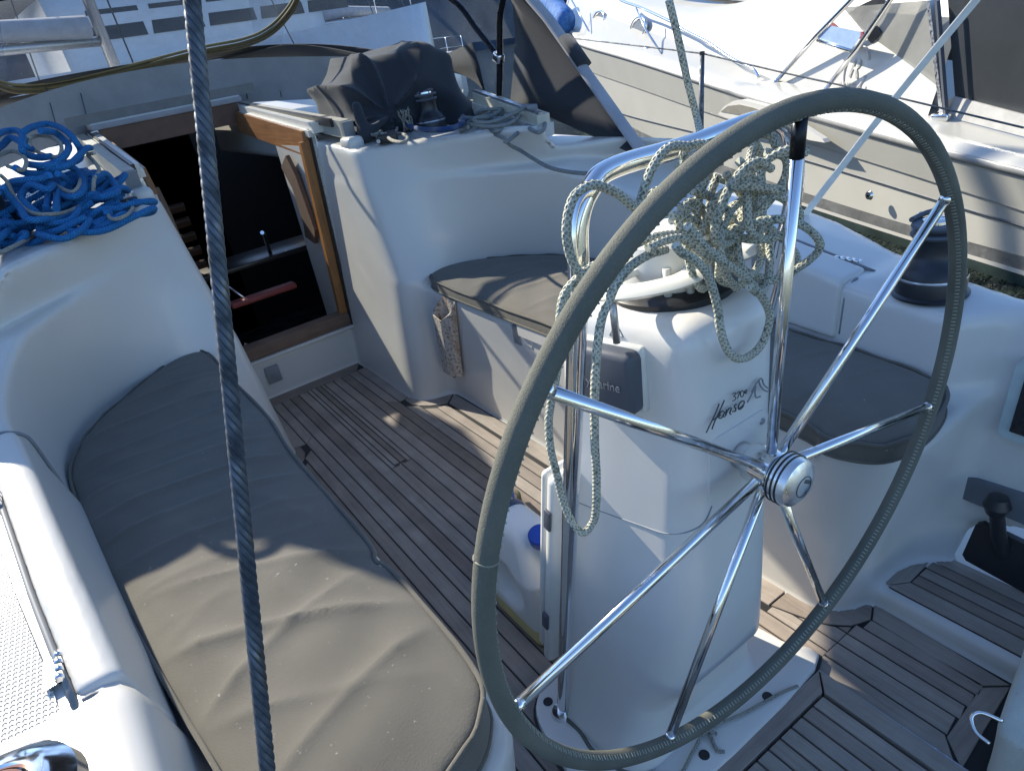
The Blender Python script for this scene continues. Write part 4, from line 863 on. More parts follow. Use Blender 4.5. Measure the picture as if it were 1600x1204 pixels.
# ------------------------------------------------------------------ ropes
def rope(root, name, key, r, mat, n=6, seg=8, jit=0.):
    pts = T[key] if isinstance(key, str) else key
    return link(name, tube(catmull(pts, n), r, seg), mat, root)
RC = thing('coiled_rope', 'green flecked white rope coiled and knotted over the pedestal guard rail behind the wheel', 'rope', (0, .6, 1.1))
for k in ('cA', 'cB', 'cC', 'cD', 'cE', 'cF', 'cG', 'cH', 'cI', 'cJ', 'cK', 'cL'): rope(RC, 'rope_loop', k, .0057, ROPEG)
rnd = random.Random(11)
for k in range(9):       # the body of the coil
    c = Vector((.035 + rnd.uniform(-.05, .06), .585 + rnd.uniform(-.03, .05), 1.135 + rnd.uniform(-.075, .055)))
    e1 = Vector((rnd.uniform(.5, 1), rnd.uniform(-.5, .5), rnd.uniform(-.5, .7))).normalized(); e2 = e1.cross(Vector((rnd.uniform(-.4, .4), 1, rnd.uniform(-.4, .4)))).normalized()
    ra, rb = rnd.uniform(.045, .095), rnd.uniform(.03, .065); nn = 10; a0 = rnd.uniform(0, 6)
    rope(RC, 'rope_loop', [c + e1 * ra * math.cos(a0 + i * .75) * (1 + .1 * math.sin(i * 2.)) + e2 * rb * math.sin(a0 + i * .75) + Vector((0, .004 * i - .015, 0)) for i in range(nn)], .0057, ROPEG)
SH = link('control_line', tube(catmull(T['sheet'], 8), .0052, 10), ROPEG); tag(SH, 'taut green flecked line running up from the rope coil past the motor yacht', 'rope')
BL = thing('rope_pile', 'tangled pile of bright blue rope and grey cord beside the port companionway edge', 'rope', (-.75, 2.6, 1.1))
for k in range(1, 13): rope(BL, 'blue_rope', 'b%d' % k, .0108, ROPEB)
for k in ('g1', 'g2', 'g3', 'g4', 'g6'): rope(BL, 'grey_cord', k, .0062, ROPEW)
rnd = random.Random(5)
for k in range(44):
    yy = 2.50 + .0100 * k; c = Vector((-.72 + rnd.uniform(-.20, .17), yy + rnd.uniform(-.05, .05), 1.095 + .0032 * k)); nn = 8; a0 = rnd.uniform(0, 6); ra, rb = rnd.uniform(.05, .13), rnd.uniform(.04, .10)
    rope(BL, 'blue_rope', [c + Vector((ra * math.cos(a0 + i * .8), rb * math.sin(a0 + i * .8), .012 * math.sin(i * 1.9 + k))) for i in range(nn)], .0100, ROPEB)
CO = link('cord_loop', tube(catmull(T['g5'], 6), .0055, 8), ROPEW); tag(CO, 'small loop of grey cord hanging over the black clutch near the blue rope', 'rope')
GB = thing('rope_bundle', 'flattened bundle of dull grey rope lying beside the starboard sprayhood foot', 'rope', (1., 2.4, 1.05))
for k in ('s1', 's2', 's3', 's5', 's6', 's8'): rope(GB, 'rope_loop', k, .0078, ROPED)
rope(GB, 'rope_tail', 's4', .0072, ROPED)
rnd = random.Random(9)
for k in range(8):
    c = Vector((.86 + rnd.uniform(-.06, .16), 2.45 + rnd.uniform(-.12, .22), 1.085 + .006 * k)); a0 = rnd.uniform(0, 6); ra, rb = rnd.uniform(.07, .13), rnd.uniform(.05, .1)
    rope(GB, 'rope_loop', [c + Vector((ra * math.cos(a0 + i * .8), rb * math.sin(a0 + i * .8), .01 * math.sin(i * 1.7 + k))) for i in range(8)], .0075, ROPED)
CB = thing('cord_tangle', 'short tangle of pale cord round the clutch on the starboard cabin corner', 'rope', (.55, 2.75, 1.1))
for k in ('k1', 'k2', 'k3', 'k4', 'k5'): rope(CB, 'cord', k, .0068, ROPEW)
o = link('winch_line', tube(catmull(T['wb'], 6), .0110, 8), ROPEDB); tag(o, 'dark blue rope curving round the foot of the covered winch', 'rope')

# clutches
for s, lab in ((-1, 'black rope clutch at the port cabin corner below the blue rope pile'), (1, 'black rope clutch at the starboard cabin corner under the canvas cover')):
    ct = thing('rope_clutch', lab, 'rope clutch', (s * .51, 2.735, 1.085), 'rope clutches at the cabin corners')
    M = Matrix.Rotation(-.5 * s, 3, 'Z')
    link('clutch_body', box((s * .51, 2.735, 1.106), (.085, .045, .036), M, .006), BLACK, ct)
    link('clutch_lever', box((s * .535, 2.74, 1.126), (.035, .022, .012), M, .004), BLACK, ct)
    link('clutch_pin', tube([(s * .455, 2.71, 1.105), (s * .463, 2.715, 1.105)], .008, 10), STEEL, ct)

# ------------------------------------------------------------------ winches
def winch(label, loc, top, sc=1.):
    w = thing('winch', label, 'winch', loc, 'sheet winches around the cockpit')
    def L(n, prof, m, **k):
        return link_local(n, lathe([(r * sc, h * sc) for r, h in prof], 44, **k), m, w)
    L('winch_base', [(.080, 0), (.082, .006), (.074, .010), (.074, .040), (.0715, .046)], WINCH)
    L('base_ring', [(.0725, .042), (.0738, .046), (.0725, .050)], BRUSH)
    L('drum', [(.071, .047), (.069, .058), (.058, .074), (.046, .086), (.042, .10), (.0415, .125), (.045, .138), (.048, .14)], WINCH)
    L('jaw', [(.030, .136), (.050, .139), (.053, .144), (.050, .149), (.034, .152), (.034, .156), (.050, .159), (.053, .164), (.050, .169), (.030, .170)], DGREY if top != 'chrome' else STEEL)
    L('cap', [(.031, .168), (.030, .176), (.020, .180), (.012, .180), (.012, .172), (0, .172)], STEEL)
    me = tube([Vector((.052 * math.cos(a), .052 * math.sin(a), .176 + .004 * math.sin(3 * a))) * sc for a in np.linspace(.3, 1.9, 9)], .006 * sc, 10)
    link_local('stripper_arm', me, STEEL if top == 'chrome' else DGREY, w)
    link_local('stripper_arm', tube([Vector((.05 * math.cos(1.2), .05 * math.sin(1.2), .178)) * sc, Vector((.035, .062, .160)) * sc, Vector((.03, .066, .135)) * sc], .006 * sc, 8), STEEL, w)
    return w
def link_local(name, me, mat, parent, smooth=False):
    o = bpy.data.objects.new(name, me); COL.objects.link(o)
    if not me.materials: me.materials.append(mat)
    o.parent = parent; return o
winch('black winch standing on the starboard coaming behind the right side of the wheel rim', (.885, .735, .700), 'black')
w = winch('chrome topped winch cut off at the lower left corner beside the nonskid deck', (-.952, .598, .690), 'chrome', 1.0); w.rotation_euler.z = -2.2
for n_, prof in (('chrome_crown', [(.060, .150), (.066, .160), (.062, .172), (.046, .182), (.034, .184), (.030, .178)]), ):
    link_local(n_, lathe([(r * 1.12, h * 1.12) for r, h in prof], 44), STEEL, w)
link_local('cap_label', lathe([(.026, .2045), (.0, .2055)], 30), simple('cap_label_white', (.6, .58, .5), .5), w)
link_local('cap_trim', lathe([(.0262, .203), (.030, .206), (.034, .203)], 36), simple('copper_trim', (.45, .22, .13), .35, .6), w)
winch('dark winch under the blue rope pile at the left picture edge', (-.875, 2.72, 1.075), 'black', 1.1)
winch('dark winch half hidden beneath the black canvas cover on the starboard cabin top', (.80, 2.88, 1.075), 'black', .92)

# ------------------------------------------------------------------ canvas heap over the starboard winch
def capsule(x, y, z, a, b, ra, rb):
    a = np.array(a); b = np.array(b); e = b - a; t = np.clip(((x - a[0]) * e[0] + (y - a[1]) * e[1] + (z - a[2]) * e[2]) / (e @ e), 0, 1)
    return np.sqrt((x - a[0] - t * e[0]) ** 2 + (y - a[1] - t * e[1]) ** 2 + (z - a[2] - t * e[2]) ** 2) - (ra + (rb - ra) * t)
def heapf(x, y, z):
    x, y, z = np.broadcast_arrays(x, y, z)
    w1 = .010 * np.sin(6 * x + 11 * z) + .004 * np.sin(19 * x - 7 * z + 3 * y)
    d = smax(.50 + .12 * np.clip(z - 1.1, 0, 1) - x + w1, x - (1.10 + .05 * np.sin(9 * z)), .10)
    d = smax(d, (2.90 - y + .62 * (z - 1.10) - .05 * np.sin(7 * x + 1)) / 1.18 + w1, .08)
    d = smax(d, y - 3.55, .1)
    top = 1.395 + .035 * np.sin(5.2 * (x - .55)) - .45 * np.clip(x - .98, 0, 1) - .55 * np.clip(.64 - x, 0, 1) + .008 * np.sin(14 * x + 6 * y)
    d = smax(d, (z - top) * .9, .06)
    # folds gathered at the tie
    dx, dz = x - .655, z - 1.175; r = np.sqrt(dx * dx + dz * dz) + .01; th_ = np.arctan2(dz, dx)
    wv = 1 - np.abs(np.sin(th_ * 3.6 + .5 + .5 * np.sin(9 * r)))
    amp = .026 * np.exp(-((r - .13) / .16) ** 2) + .007 * np.exp(-((r - .3) / .2) ** 2)
    d = d - amp * (wv ** 2 * 1.6 - .35)
    wv2 = 1 - np.abs(np.sin(11 * (x + .6 * z) + 2 * np.sin(5 * y)))
    d = d - .009 * wv2 ** 3 - .004 * np.sin(41 * x - 30 * z + 12 * y)
    d = smin(d, capsule(x, y, z, (.50, 2.95, 1.235), (.485, 2.90, 1.12), .020, .028), .03)
    d = smin(d, capsule(x, y, z, (.485, 2.90, 1.125), (.60, 2.90, 1.165), .022, .010), .03)
    # hollow where the winch looks out
    d = smax(d, -(np.sqrt((x - .83) ** 2 + ((y - 2.84) / 1.1) ** 2 + ((z - 1.19) * .85) ** 2) - .125), .03)
    return smax(d, 1.075 - z, .02) * .7
HP = link('canvas_cover', surface(heapf, (.36, 2.74, 1.05), (1.26, 3.58, 1.56), .0105, 2), HEAP)
tag(HP, 'crumpled black canvas cover heaped over the starboard cabin top', 'cover')
o = link('cord_fray', join([tube(catmull([Vector((.665 + random.Random(k).uniform(-.02, .02), 2.845 + .01 * math.sin(k), 1.19 - .02 * j + random.Random(k * 9 + j).uniform(-.008, .008))) + Vector((random.Random(k + j * 31).uniform(-.014, .014), 0, 0)) for j in range(5)], 4), .0022, 5) for k in range(12)]), ROPEW)
tag(o, 'frayed pale cord end tied to the black canvas cover', 'cord')

# ------------------------------------------------------------------ pocket, jerrycan, bottle
pk = thing('winch_handle_pocket', 'rust speckled open plastic pocket fixed to the starboard seat front', 'pocket', (.40, 2.35, .2))
def pocket():
    top = [(.4395, 2.297, .503), (.404, 2.303, .458), (.384, 2.365, .420), (.391, 2.455, .430), (.4395, 2.412, .503)]
    bot = [(.4395, 2.385, .135), (.410, 2.395, .140), (.396, 2.435, .140), (.402, 2.500, .140), (.4395, 2.500, .135)]
    ct = np.mean(top, 0); cb = np.mean(bot, 0)
    inn = [tuple(ct[k] + (p[k] - ct[k]) * (.86 if k < 2 else 1) for k in range(3)) for p in top]
    inb = [tuple(cb[k] + (p[k] - cb[k]) * (.8 if k < 2 else 1) for k in range(3)) for p in bot]; inb = [(a, b, c + .03) for a, b, c in inb]
    V = bot + top + inn + inb; k = 5; F = []
    for r in range(3):
        for q in range(k): F.append((r * k + q, r * k + (q + 1) % k, (r + 1) * k + (q + 1) % k, (r + 1) * k + q))
    F.append(tuple(range(k))[::-1]); F.append(tuple(3 * k + q for q in range(k)))
    bm = bmesh.new(); bm.from_mesh(mesh(V, F)); bmesh.ops.recalc_face_normals(bm, faces=bm.faces)
    bmesh.ops.bevel(bm, geom=[e for e in bm.edges if e.calc_length() > .12], offset=.006, segments=2, profile=.5, affect='EDGES'); return from_bm(bm)
m, t, p = newmat('rust_speckled_plastic'); v = coords(t)
f = ramp(t, noise(t, v, 85, 3, .6), [(.50, (.50, .46, .40)), (.60, (.30, .22, .17)), (.68, (.07, .045, .035))])
t.links.new(mixc(t, ramp(t, noise(t, coords(t, (30, 30, 4)), 1, 4), [(.5, (0, 0, 0)), (.75, (1, 1, 1))]), f, (.30, .17, .09)), p.inputs['Base Color']); p.inputs['Roughness'].default_value = .65
link('pocket_shell', pocket(), m, pk)
link('pocket_drain', tube([(.428, 2.44, .14), (.426, 2.445, .118)], .009, 8), simple('rust_drain', (.2, .12, .09), .7), pk)
jm, t, p = newmat('milky_plastic'); p.inputs['Base Color'].default_value = (.72, .71, .66, 1); p.inputs['Roughness'].default_value = .35
p.inputs['Subsurface Weight'].default_value = .35; p.inputs['Subsurface Radius'].default_value = (.04, .035, .025)
sp_ = t.nodes.new('ShaderNodeSeparateXYZ'); tc_ = t.nodes.new('ShaderNodeTexCoord'); t.links.new(tc_.outputs['Object'], sp_.inputs[0])
lv = t.nodes.new('ShaderNodeMapRange'); t.links.new(sp_.outputs[2], lv.inputs[0]); lv.inputs[1].default_value = .058; lv.inputs[2].default_value = .066
t.links.new(mixc(t, lv.outputs[0], (.62, .52, .22), (.72, .71, .66)), p.inputs['Base Color'])
def jug(x, y, z):
    cy_, cx_ = 1.195, -.055
    wx = .082; wy = .118; r = .035
    zz = z
    sh = np.clip((zz - .21) / .10, 0, 1)
    wy2 = wy - .045 * sh; wx2 = wx - .030 * sh; cyo = cy_ + .02 * sh
    qx = np.abs(x - cx_) - wx2 + r; qy = np.abs(y - cyo) - wy2 + r
    d = np.sqrt(np.maximum(qx, 0) ** 2 + np.maximum(qy, 0) ** 2) + np.minimum(np.maximum(qx, qy), 0) - r
    d = smax(d, z - .315, .03); d = smax(d, .004 - z, .02)
    dent = np.sqrt((x + .137 ) ** 2 + ((y - 1.21) / 1.3) ** 2 + ((z - .15) / 1.2) ** 2) - .055
    d = smax(d, -dent, .015)
    neck = np.sqrt((x - cx_) ** 2 + (y - 1.115) ** 2) - .028; neck = np.maximum(neck, np.maximum(z - .315, .2 - z))
    return smin(d, neck, .015)
JC = thing('jerrycan', 'translucent white jerrycan with yellow liquid standing beside the pedestal', 'jerrycan', (-.055, 1.195, 0))
CAN = link('can_body', surface(jug, (-.18, 1.05, -.01), (.07, 1.34, .36), .0075, 2), jm, JC)
link('cap', lathe([(.028, 0), (.029, .004), (.029, .026), (.026, .030), (0, .031)], 28, (-.25, -.3, 1), (-.062, 1.112, .312)), BLUEP, JC)
BT = thing('bottle', 'dark blue bottle half hidden behind the folded table leaf', 'bottle', (.0, 1.33, 0))
link('bottle_body', lathe([(0, .002), (.055, .002), (.06, .01), (.06, .20), (.045, .24), (.022, .26), (.022, .285), (0, .286)], 28, None, (-.005, 1.36, 0)), simple('dark_blue_plastic', (.02, .06, .16), .4), BT)
link('bottle_cap', lathe([(.025, .28), (.025, .305), (0, .308)], 20, None, (-.005, 1.36, 0)), BLUEP, BT)
o = link('lashing_cord', join([tube(catmull([(.05, 1.36, .02), (.09, 1.50, .05), (.13, 1.60, .05), (.105, 1.62, .02), (.075, 1.52, .012)], 6), .0085, 8), tube(catmull([(.075, 1.55, .03), (.115, 1.56, .055), (.125, 1.50, .05), (.09, 1.49, .03), (.08, 1.53, .05)], 6), .009, 8), tube(catmull([(.125, 1.53, .045), (.165, 1.60, .06), (.19, 1.655, .03)], 5), .0075, 8), tube(catmull([(.075, 1.52, .012), (.04, 1.36, .011), (.0, 1.22, .011)], 5), .0075, 8)]), GREENY)
tag(o, 'knotted olive cord lying on the teak sole near the jerrycan', 'cord')

# ------------------------------------------------------------------ wire stay across the picture
p0 = Vector((-.5855, .4335, 1.497)); p1 = Vector((-.739, .288, 1.030))
WS = thing('wire_stay', 'thick twisted wire backstay crossing the left of the picture close to the camera', 'wire', p1)
ax = (p1 - p0); ln = ax.length; ax.normalize(); u = ax.orthogonal().normalized(); w_ = ax.cross(u)
p0 = p0 - ax * .25; ln += .4
nst = 6; ns = 420; lay = .034
for k in range(nst):
    pts = []
    for i in range(ns + 1):
        s = ln * i / ns; a = -2 * math.pi * (s / lay) + 2 * math.pi * k / nst
        pts.append(p0 + ax * s + (u * math.cos(a) + w_ * math.sin(a)) * .00285)
    link('strand', tube(pts, .00165, 9), WIRE, WS)
link('core', tube([p0, p0 + ax * ln], .0023, 8), DARKT, WS)

# ------------------------------------------------------------------ cream canvas at the lower right
CV = thing('canvas_flap', 'cream stained canvas cover with a metal ring at the lower right corner', 'cover', (.6, .15, 0))
def flapf(x, y, z):
    x, y, z = np.broadcast_arrays(x, y, z)
    d = smax(smax(np.abs(x - .70) - .395, np.maximum(y - (.262 + .20 * np.clip(x - .30, 0, .25)), -.10 - y), .03), np.abs(z - .072) - .082, .018)
    return d + .0025 * np.sin(25 * x + 9 * y) * np.sin(19 * z + 13 * y)
link('canvas', surface(flapf, (.26, -.16, -.03), (1.14, .38, .20), .010, 2), CREAM, CV)
link('ring', tube(catmull([(.335, .262, .150), (.318, .292, .160), (.302, .300, .152), (.290, .285, .138), (.292, .262, .128)], 6), .0036, 8), STEEL, CV)

o = link('thin_cord', join([tube(catmull(q, 6), .0038, 6) for q in ([(-.14, .62, .031), (-.06, .645, .034), (-.01, .655, .034), (.08, .63, .032), (.17, .612, .030), (.22, .60, .024)], [(-.01, .655, .034), (-.03, .615, .032), (-.02, .603, .028)], [(-.03, .655, .036), (.0, .648, .044), (.02, .66, .038), (.0, .668, .036), (-.015, .655, .044), (-.005, .635, .036)], [(-.14, .62, .031), (-.20, .66, .031), (-.215, .70, .031)])]), ROPEW)
tag(o, 'thin pale cord knotted on the pedestal base plate under the wheel', 'cord')

# ------------------------------------------------------------------ sprayhood
HD = thing('sprayhood', 'navy canvas sprayhood with clear windows folded over the cabin entrance', 'sprayhood', (0, 3.4, 1.1))
def arc(side, crown, sag=.62, py=1.):
    """half hoop from a foot at +x over the crown to -x; side=(x,y,z) foot, crown=(y,z)"""
    out = []
    for i in range(41):
        a = math.pi * i / 40; c = math.cos(a); s = math.sin(a)
        x = side[0] * (abs(c) ** .55) * (1 if c >= 0 else -1); k = s ** sag
        out.append(Vector((x, side[1] + (crown[0] - side[1]) * k ** py, side[2] + (crown[1] - side[2]) * k)))
    return out
def bow(ctrl):
    C = catmull(ctrl + [(-x, y, z) for x, y, z in ctrl[:-1][::-1]], 12); L = [0.]
    for a, b in zip(C, C[1:]): L.append(L[-1] + (b - a).length)
    out = []
    for i in range(41):
        d = L[-1] * i / 40; j = max(k for k in range(len(L)) if L[k] <= d + 1e-9); j = min(j, len(C) - 2); out.append(C[j].lerp(C[j + 1], (d - L[j]) / (L[j + 1] - L[j])))
    return out
AFT = bow([(1.155, 1.92, .90), (1.172, 2.225, 1.20), (1.180, 2.53, 1.50), (1.12, 2.90, 1.78), (.78, 3.55, 1.95), (0, 3.95, 2.0)])
MID = bow([(1.12, 2.70, 1.14), (1.15, 2.63, 1.4), (1.14, 2.66, 1.6), (1.06, 3.0, 1.8), (.72, 3.72, 1.96), (0, 4.02, 2.01)])
FWD = bow([(1.14, 2.93, 1.18), (1.165, 3.0, 1.36), (1.16, 3.13, 1.56), (1.06, 3.5, 1.76), (.72, 4.05, 1.90), (0, 4.25, 1.94)])
BASE = arc((1.15, 3.06, 1.25), (4.86, 1.575), .75)
def strip(A, B, i0, i1, steps=6, bulge=0.):
    V = []; F = []; n = i1 - i0 + 1
    for j in range(steps + 1):
        t = j / steps
        for i in range(i0, i1 + 1):
            q = A[i].lerp(B[i], t); q = q + Vector((0, 0, bulge * math.sin(math.pi * t) * math.sin(math.pi * i / 40))); V.append(q)
    for j in range(steps):
        for i in range(n - 1): F.append((j * n + i, j * n + i + 1, (j + 1) * n + i + 1, (j + 1) * n + i))
    return mesh(V, F)
def solid(o, th):
    md = o.modifiers.new('s', 'SOLIDIFY'); md.thickness = th; md.offset = 0.; return o
solid(link('canopy', strip(AFT, MID, 0, 40), NAVY, HD, True), .003)
link('sun_pane', strip(MID, FWD, 2, 38), VINYL, HD, True)  # unseen roof section, made clear so sunlight reaches the sole
# windscreen: canvas rim, three clear panes, lower canvas band
def band(A, B, t0, t1): return [a.lerp(b, t0) for a, b in zip(A, B)], [a.lerp(b, t1) for a, b in zip(A, B)]
a, b = band(FWD, BASE, .90, 1.02); solid(link('lower_band', strip(a, b, 0, 40, 3), NAVY, HD, True), .003)
a, b = band(FWD, BASE, 0, .90)
for i0, i1 in ((2, 13), (15, 25), (27, 38)): link('window_pane', strip(a, b, i0, i1, 6), VINYL, HD, True)
for i0, i1 in ((0, 2), (13, 15), (25, 27), (38, 40)):
    if i0 in (0, 38): solid(link('window_rim', strip(a, b, i0, i1, 6), NAVY, HD, True), .003)
    else: solid(link('window_joint', strip(a, b, i0, i1, 6), VINYL, HD, True), .002)
# hem with its sleeve along the after edge and frame tubes
link('hem', tube([q + Vector((0, -.012, .0)) for q in AFT], .030, 8, flat=.4), HEM, HD)
link('hem_patch', tube([AFT[3].lerp(AFT[4], .2) + Vector((.006, -.018, .008)), AFT[4].lerp(AFT[5], .2) + Vector((.006, -.018, .008))], .036, 8, flat=.5), NAVY, HD)
for s in (-1, 1):
    def m(p): return Vector((s * p[0], p[1], p[2]))
    foot = m((1.06, 2.70, 1.155))
    link('frame_tube', tube(catmull([foot, m((1.065, 2.66, 1.28)), m((1.06, 2.60, 1.45)), m((1.05, 2.53, 1.60)), m((1.0, 2.75, 1.78)), m((.78, 3.3, 1.92)), m((.35, 3.85, 1.98)), Vector((0, 3.98, 1.985))], 6), .0135, 12), DARKT, HD)
    link('frame_tube', tube(catmull([m((1.066, 2.665, 1.325)), m((1.07, 2.80, 1.44)), m((1.06, 2.96, 1.58)), m((.95, 3.3, 1.76)), m((.5, 3.95, 1.90)), Vector((0, 4.22, 1.92))], 6), .0125, 12), DARKT, HD)
    link('knuckle', box(m((1.066, 2.66, 1.318)), (.034, .05, .04), Matrix.Rotation(.5, 3, 'X'), .008), STEEL, HD)
    link('frame_foot', join([box(m((1.06, 2.70, 1.125)), (.03, .035, .06), None, .008), box(m((1.06, 2.70, 1.10)), (.05, .08, .012), None, .004)]), BLACK, HD)
BT = [(-.835, 4.51, 1.546), (-.728, 4.685, 1.543), (-.496, 4.845, 1.548), (-.243, 4.875, 1.555), (.04, 4.893, 1.549), (.302, 4.886, 1.549), (.487, 4.822, 1.558), (.659, 4.70, 1.566), (.806, 4.517, 1.564), (.922, 4.281, 1.515), (1.0, 3.95, 1.44), (1.05, 3.62, 1.36)]
BB = [(-.866, 4.598, 1.487), (-.748, 4.759, 1.504), (-.512, 4.948, 1.503), (-.253, 4.986, 1.509), (.037, 5.001, 1.505), (.306, 4.997, 1.503), (.50, 4.98, 1.492), (.686, 4.925, 1.466), (.847, 4.784, 1.431), (.97, 4.552, 1.389), (1.06, 4.178, 1.341), (1.13, 3.872, 1.297)]
ta, tb = catmull(BT, 4), catmull(BB, 4); k_ = len(ta)
solid(link('valance', mesh(ta + tb, [(i, i + 1, k_ + i + 1, k_ + i) for i in range(k_ - 1)]), NAVY, HD, True), .004)
# brown zip running along the pane's lower edge and up its right side
zp = [Vector(p) for p in ZIP]
for k, (dz, r) in enumerate(((0, .011), (.022, .008), (-.018, .007))):
    link('zip', tube([q + Vector((0, -.012 - .002 * k, dz)) for q in catmull(zp, 8)], r, 7), simple('zip_tape_%d' % k, ((.12, .095, .035), (.20, .17, .08), (.09, .07, .03))[k], .7, bmp=.3, bscale=300), HD)
zq = catmull(zp, 8)[20]
ZPL = link('zip_puller', join([tube([zq + Vector((d, -.02, 0)), zq + Vector((d * 1.3, -.03, -.06))], .004, 6) for d in (-.012, .018)]), DGREY, HD)
# track on the starboard cabin edge
tk = [(.955, 2.25, 1.085), (1.055, 2.86, 1.172), (1.07, 3.3, 1.20)]
for s in (-1, 1):
    q = [(s * x, y, z) for x, y, z in tk]
    link('track_beam', mbox(q[0], q[1], .055, .04), simple('cream_track', (.55, .52, .42), .5), YA); link('track_rail', mbox((q[0][0] - s * .01, q[0][1], q[0][2] + .024), (q[1][0] - s * .01, q[1][1], q[1][2] + .024), .018, .012), BRUSH, YA)
    link('track_pad', mbox((q[0][0], q[0][1], q[0][2] - .04), (q[1][0], q[1][1], q[1][2] - .045), .08, .05), GEL, YA)
    link('track_car', box((s * .985, 2.40, 1.125), (.05, .12, .025), Matrix.Rotation(-.12 * s, 3, 'Z'), .006), RUB, YA)

# ------------------------------------------------------------------ stanchion, lifeline, strap
o = link('lifeline', tube(T['life'] + [], .0028, 6), WIRE); 
tag(o, 'thin wire lifeline running from the stanchion past the steering wheel top', 'wire')
sn = thing('stanchion', 'slender steel stanchion standing behind the flecked line', 'stanchion', T['stan'][0])
link('post', tube([Vector(T['stan'][0]) + Vector((0, 0, -.08)), Vector(T['stan'][1])], lambda s: .0115 - .003 * s, 12), WIRE, sn); link('post_cap', lathe([(.0, .006), (.009, .005), (.0095, -.006)], 14, None, T['stan'][1]), BLACK, sn)
sp = catmull(T['strap'], 8)
V = []; F = []
for q in sp: V += [q + Vector((-.013, .006, 0)), q + Vector((.013, -.006, 0)), q + Vector((.013, -.004, 0.001)), q + Vector((-.013, .008, .001))]
for i in range(len(sp) - 1):
    for j in range(4): F.append((4 * i + j, 4 * i + (j + 1) % 4, 4 * i + 4 + (j + 1) % 4, 4 * i + 4 + j))
o = link('mooring_strap', mesh(V, F), STRAPM); tag(o, 'white webbing strap slanting up from the starboard deck edge', 'strap')

# ------------------------------------------------------------------ motor yacht alongside
PO = Vector((4.795, 3.429, -.55)); PF = Vector((.38479, .92300, 0)); PN = Vector((-.92300, .38479, 0))   # forward, towards us
MY = thing('motor_yacht', 'big white motor yacht moored alongside with chrome rails and grey canopy', 'motorboat', PO)
PG = gelcoat('motor_yacht_gelcoat', (.50, .49, .445), .2)
def prof(key, s):
    P = sorted(((Vector(p) - PO).dot(PF), (Vector(p) - PO).dot(PN), p[2]) for p in T[key])
    S = [p[0] for p in P]
    n_ = np.interp(s, S, [p[1] for p in P]); z = np.interp(s, S, [p[2] for p in P])
    lo, hi = S[0], S[-1]
    if s < lo: z = P[0][2] + (s - lo) * (P[3][2] - P[0][2]) / (P[3][0] - P[0][0]) * .6
    if s > hi: z = P[-1][2] + (s - hi) * (P[-1][2] - P[-4][2]) / (P[-1][0] - P[-4][0]) * .8
    return n_, z
SS = np.linspace(-4.5, 12.5, 70)
def smoothed(key):
    v = [prof(key, s) for s in SS]; n_ = np.array([a for a, b in v]); z = np.array([b for a, b in v])
    for _ in range(6):
        n_[1:-1] = (n_[:-2] + 2 * n_[1:-1] + n_[2:]) / 4; z[1:-1] = (z[:-2] + 2 * z[1:-1] + z[2:]) / 4
    bow = np.clip((SS - 5.5) / 7., 0, 1) ** 2 * 1.9
    return n_ - bow, z
LN = {k: smoothed(k) for k in ('pW', 'pS0', 'pS1', 'pK0', 'pK1', 'pG0', 'pG1', 'pD0', 'pC0')}
zw = np.full(len(SS), -.552); LN['pW'] = (LN['pW'][0], zw)
def at(s, n_, z): return PO + PF * s + PN * n_ + Vector((0, 0, z - PO.z))
def row(key, dn=0., dz=0.): return [at(s, n_ + dn, z + dz) for s, n_, z in zip(SS, *LN[key])]
def loft(rows):
    V = [p for r in rows for p in r]; k = len(rows[0]); F = []
    for i in range(len(rows) - 1):
        for j in range(k - 1): F.append((i * k + j, i * k + j + 1, (i + 1) * k + j + 1, (i + 1) * k + j))
    return mesh(V, F)
far = lambda key, d, dz=0.: [at(s, n_ - d - 0 * s, z + dz) for s, n_, z in zip(SS, *LN[key])]
link('antifouling', loft([row('pW', -.35, -.5), row('pW', -.02, -.03), [a.lerp(b, .72) for a, b in zip(row('pW'), row('pS0'))]]), simple('green_antifouling', (.030, .055, .052), .6, vary=.4, vscale=5), MY, True)
link('boot_line', loft([[a.lerp(b, .72) + PN * .004 for a, b in zip(row('pW'), row('pS0'))], row('pS0', .004)]), GEL, MY, True)
m, t, p = newmat('silver_stripe'); p.inputs['Metallic'].default_value = .75; v = coords(t)
t.links.new(ramp(t, noise(t, v, 3.5, 4), [(.35, (.38, .38, .38)), (.55, (.55, .55, .54)), (.7, (.75, .75, .72))]), p.inputs['Base Color']); p.inputs['Roughness'].default_value = .32; t.links.new(bump(t, noise(t, v, 9, 2), .4, .03), p.inputs['Normal'])
link('silver_stripe', loft([row('pS0'), row('pS1')]), m, MY, True)
link('hull_side', loft([row('pS1', .003), row('pK0')]), PG, MY, True)
link('hull_side', loft([row('pK0', .012), row('pK1', .012)]), PG, MY, True)
link('hull_line', tube(row('pK0', .010), .010, 6), DGREY, MY)
link('topside', loft([row('pK1', .022), [a.lerp(b, .96) for a, b in zip(row('pK1', .022), row('pG0', .03))]]), PG, MY, True)
link('knuckle', loft([row('pK1', .005, -.008), row('pK1', .026, -.004), row('pK1', .022, .012)]), simple('knuckle_grey', (.42, .41, .38), .5), MY, True)
link('rub_rail', loft([row('pG0', -.02, -.01), row('pG0', .045), row('pG1', .045), row('pG1', -.02, .006)]), simple('rub_rail_grey', (.36, .36, .35), .4), MY, True)
link('deck', loft([row('pG1', .03, .004), row('pD0', .03, .02), row('pD0', -.06, .02), row('pC0', .0), row('pC0', -1.2, .05)]), PG, MY, True)
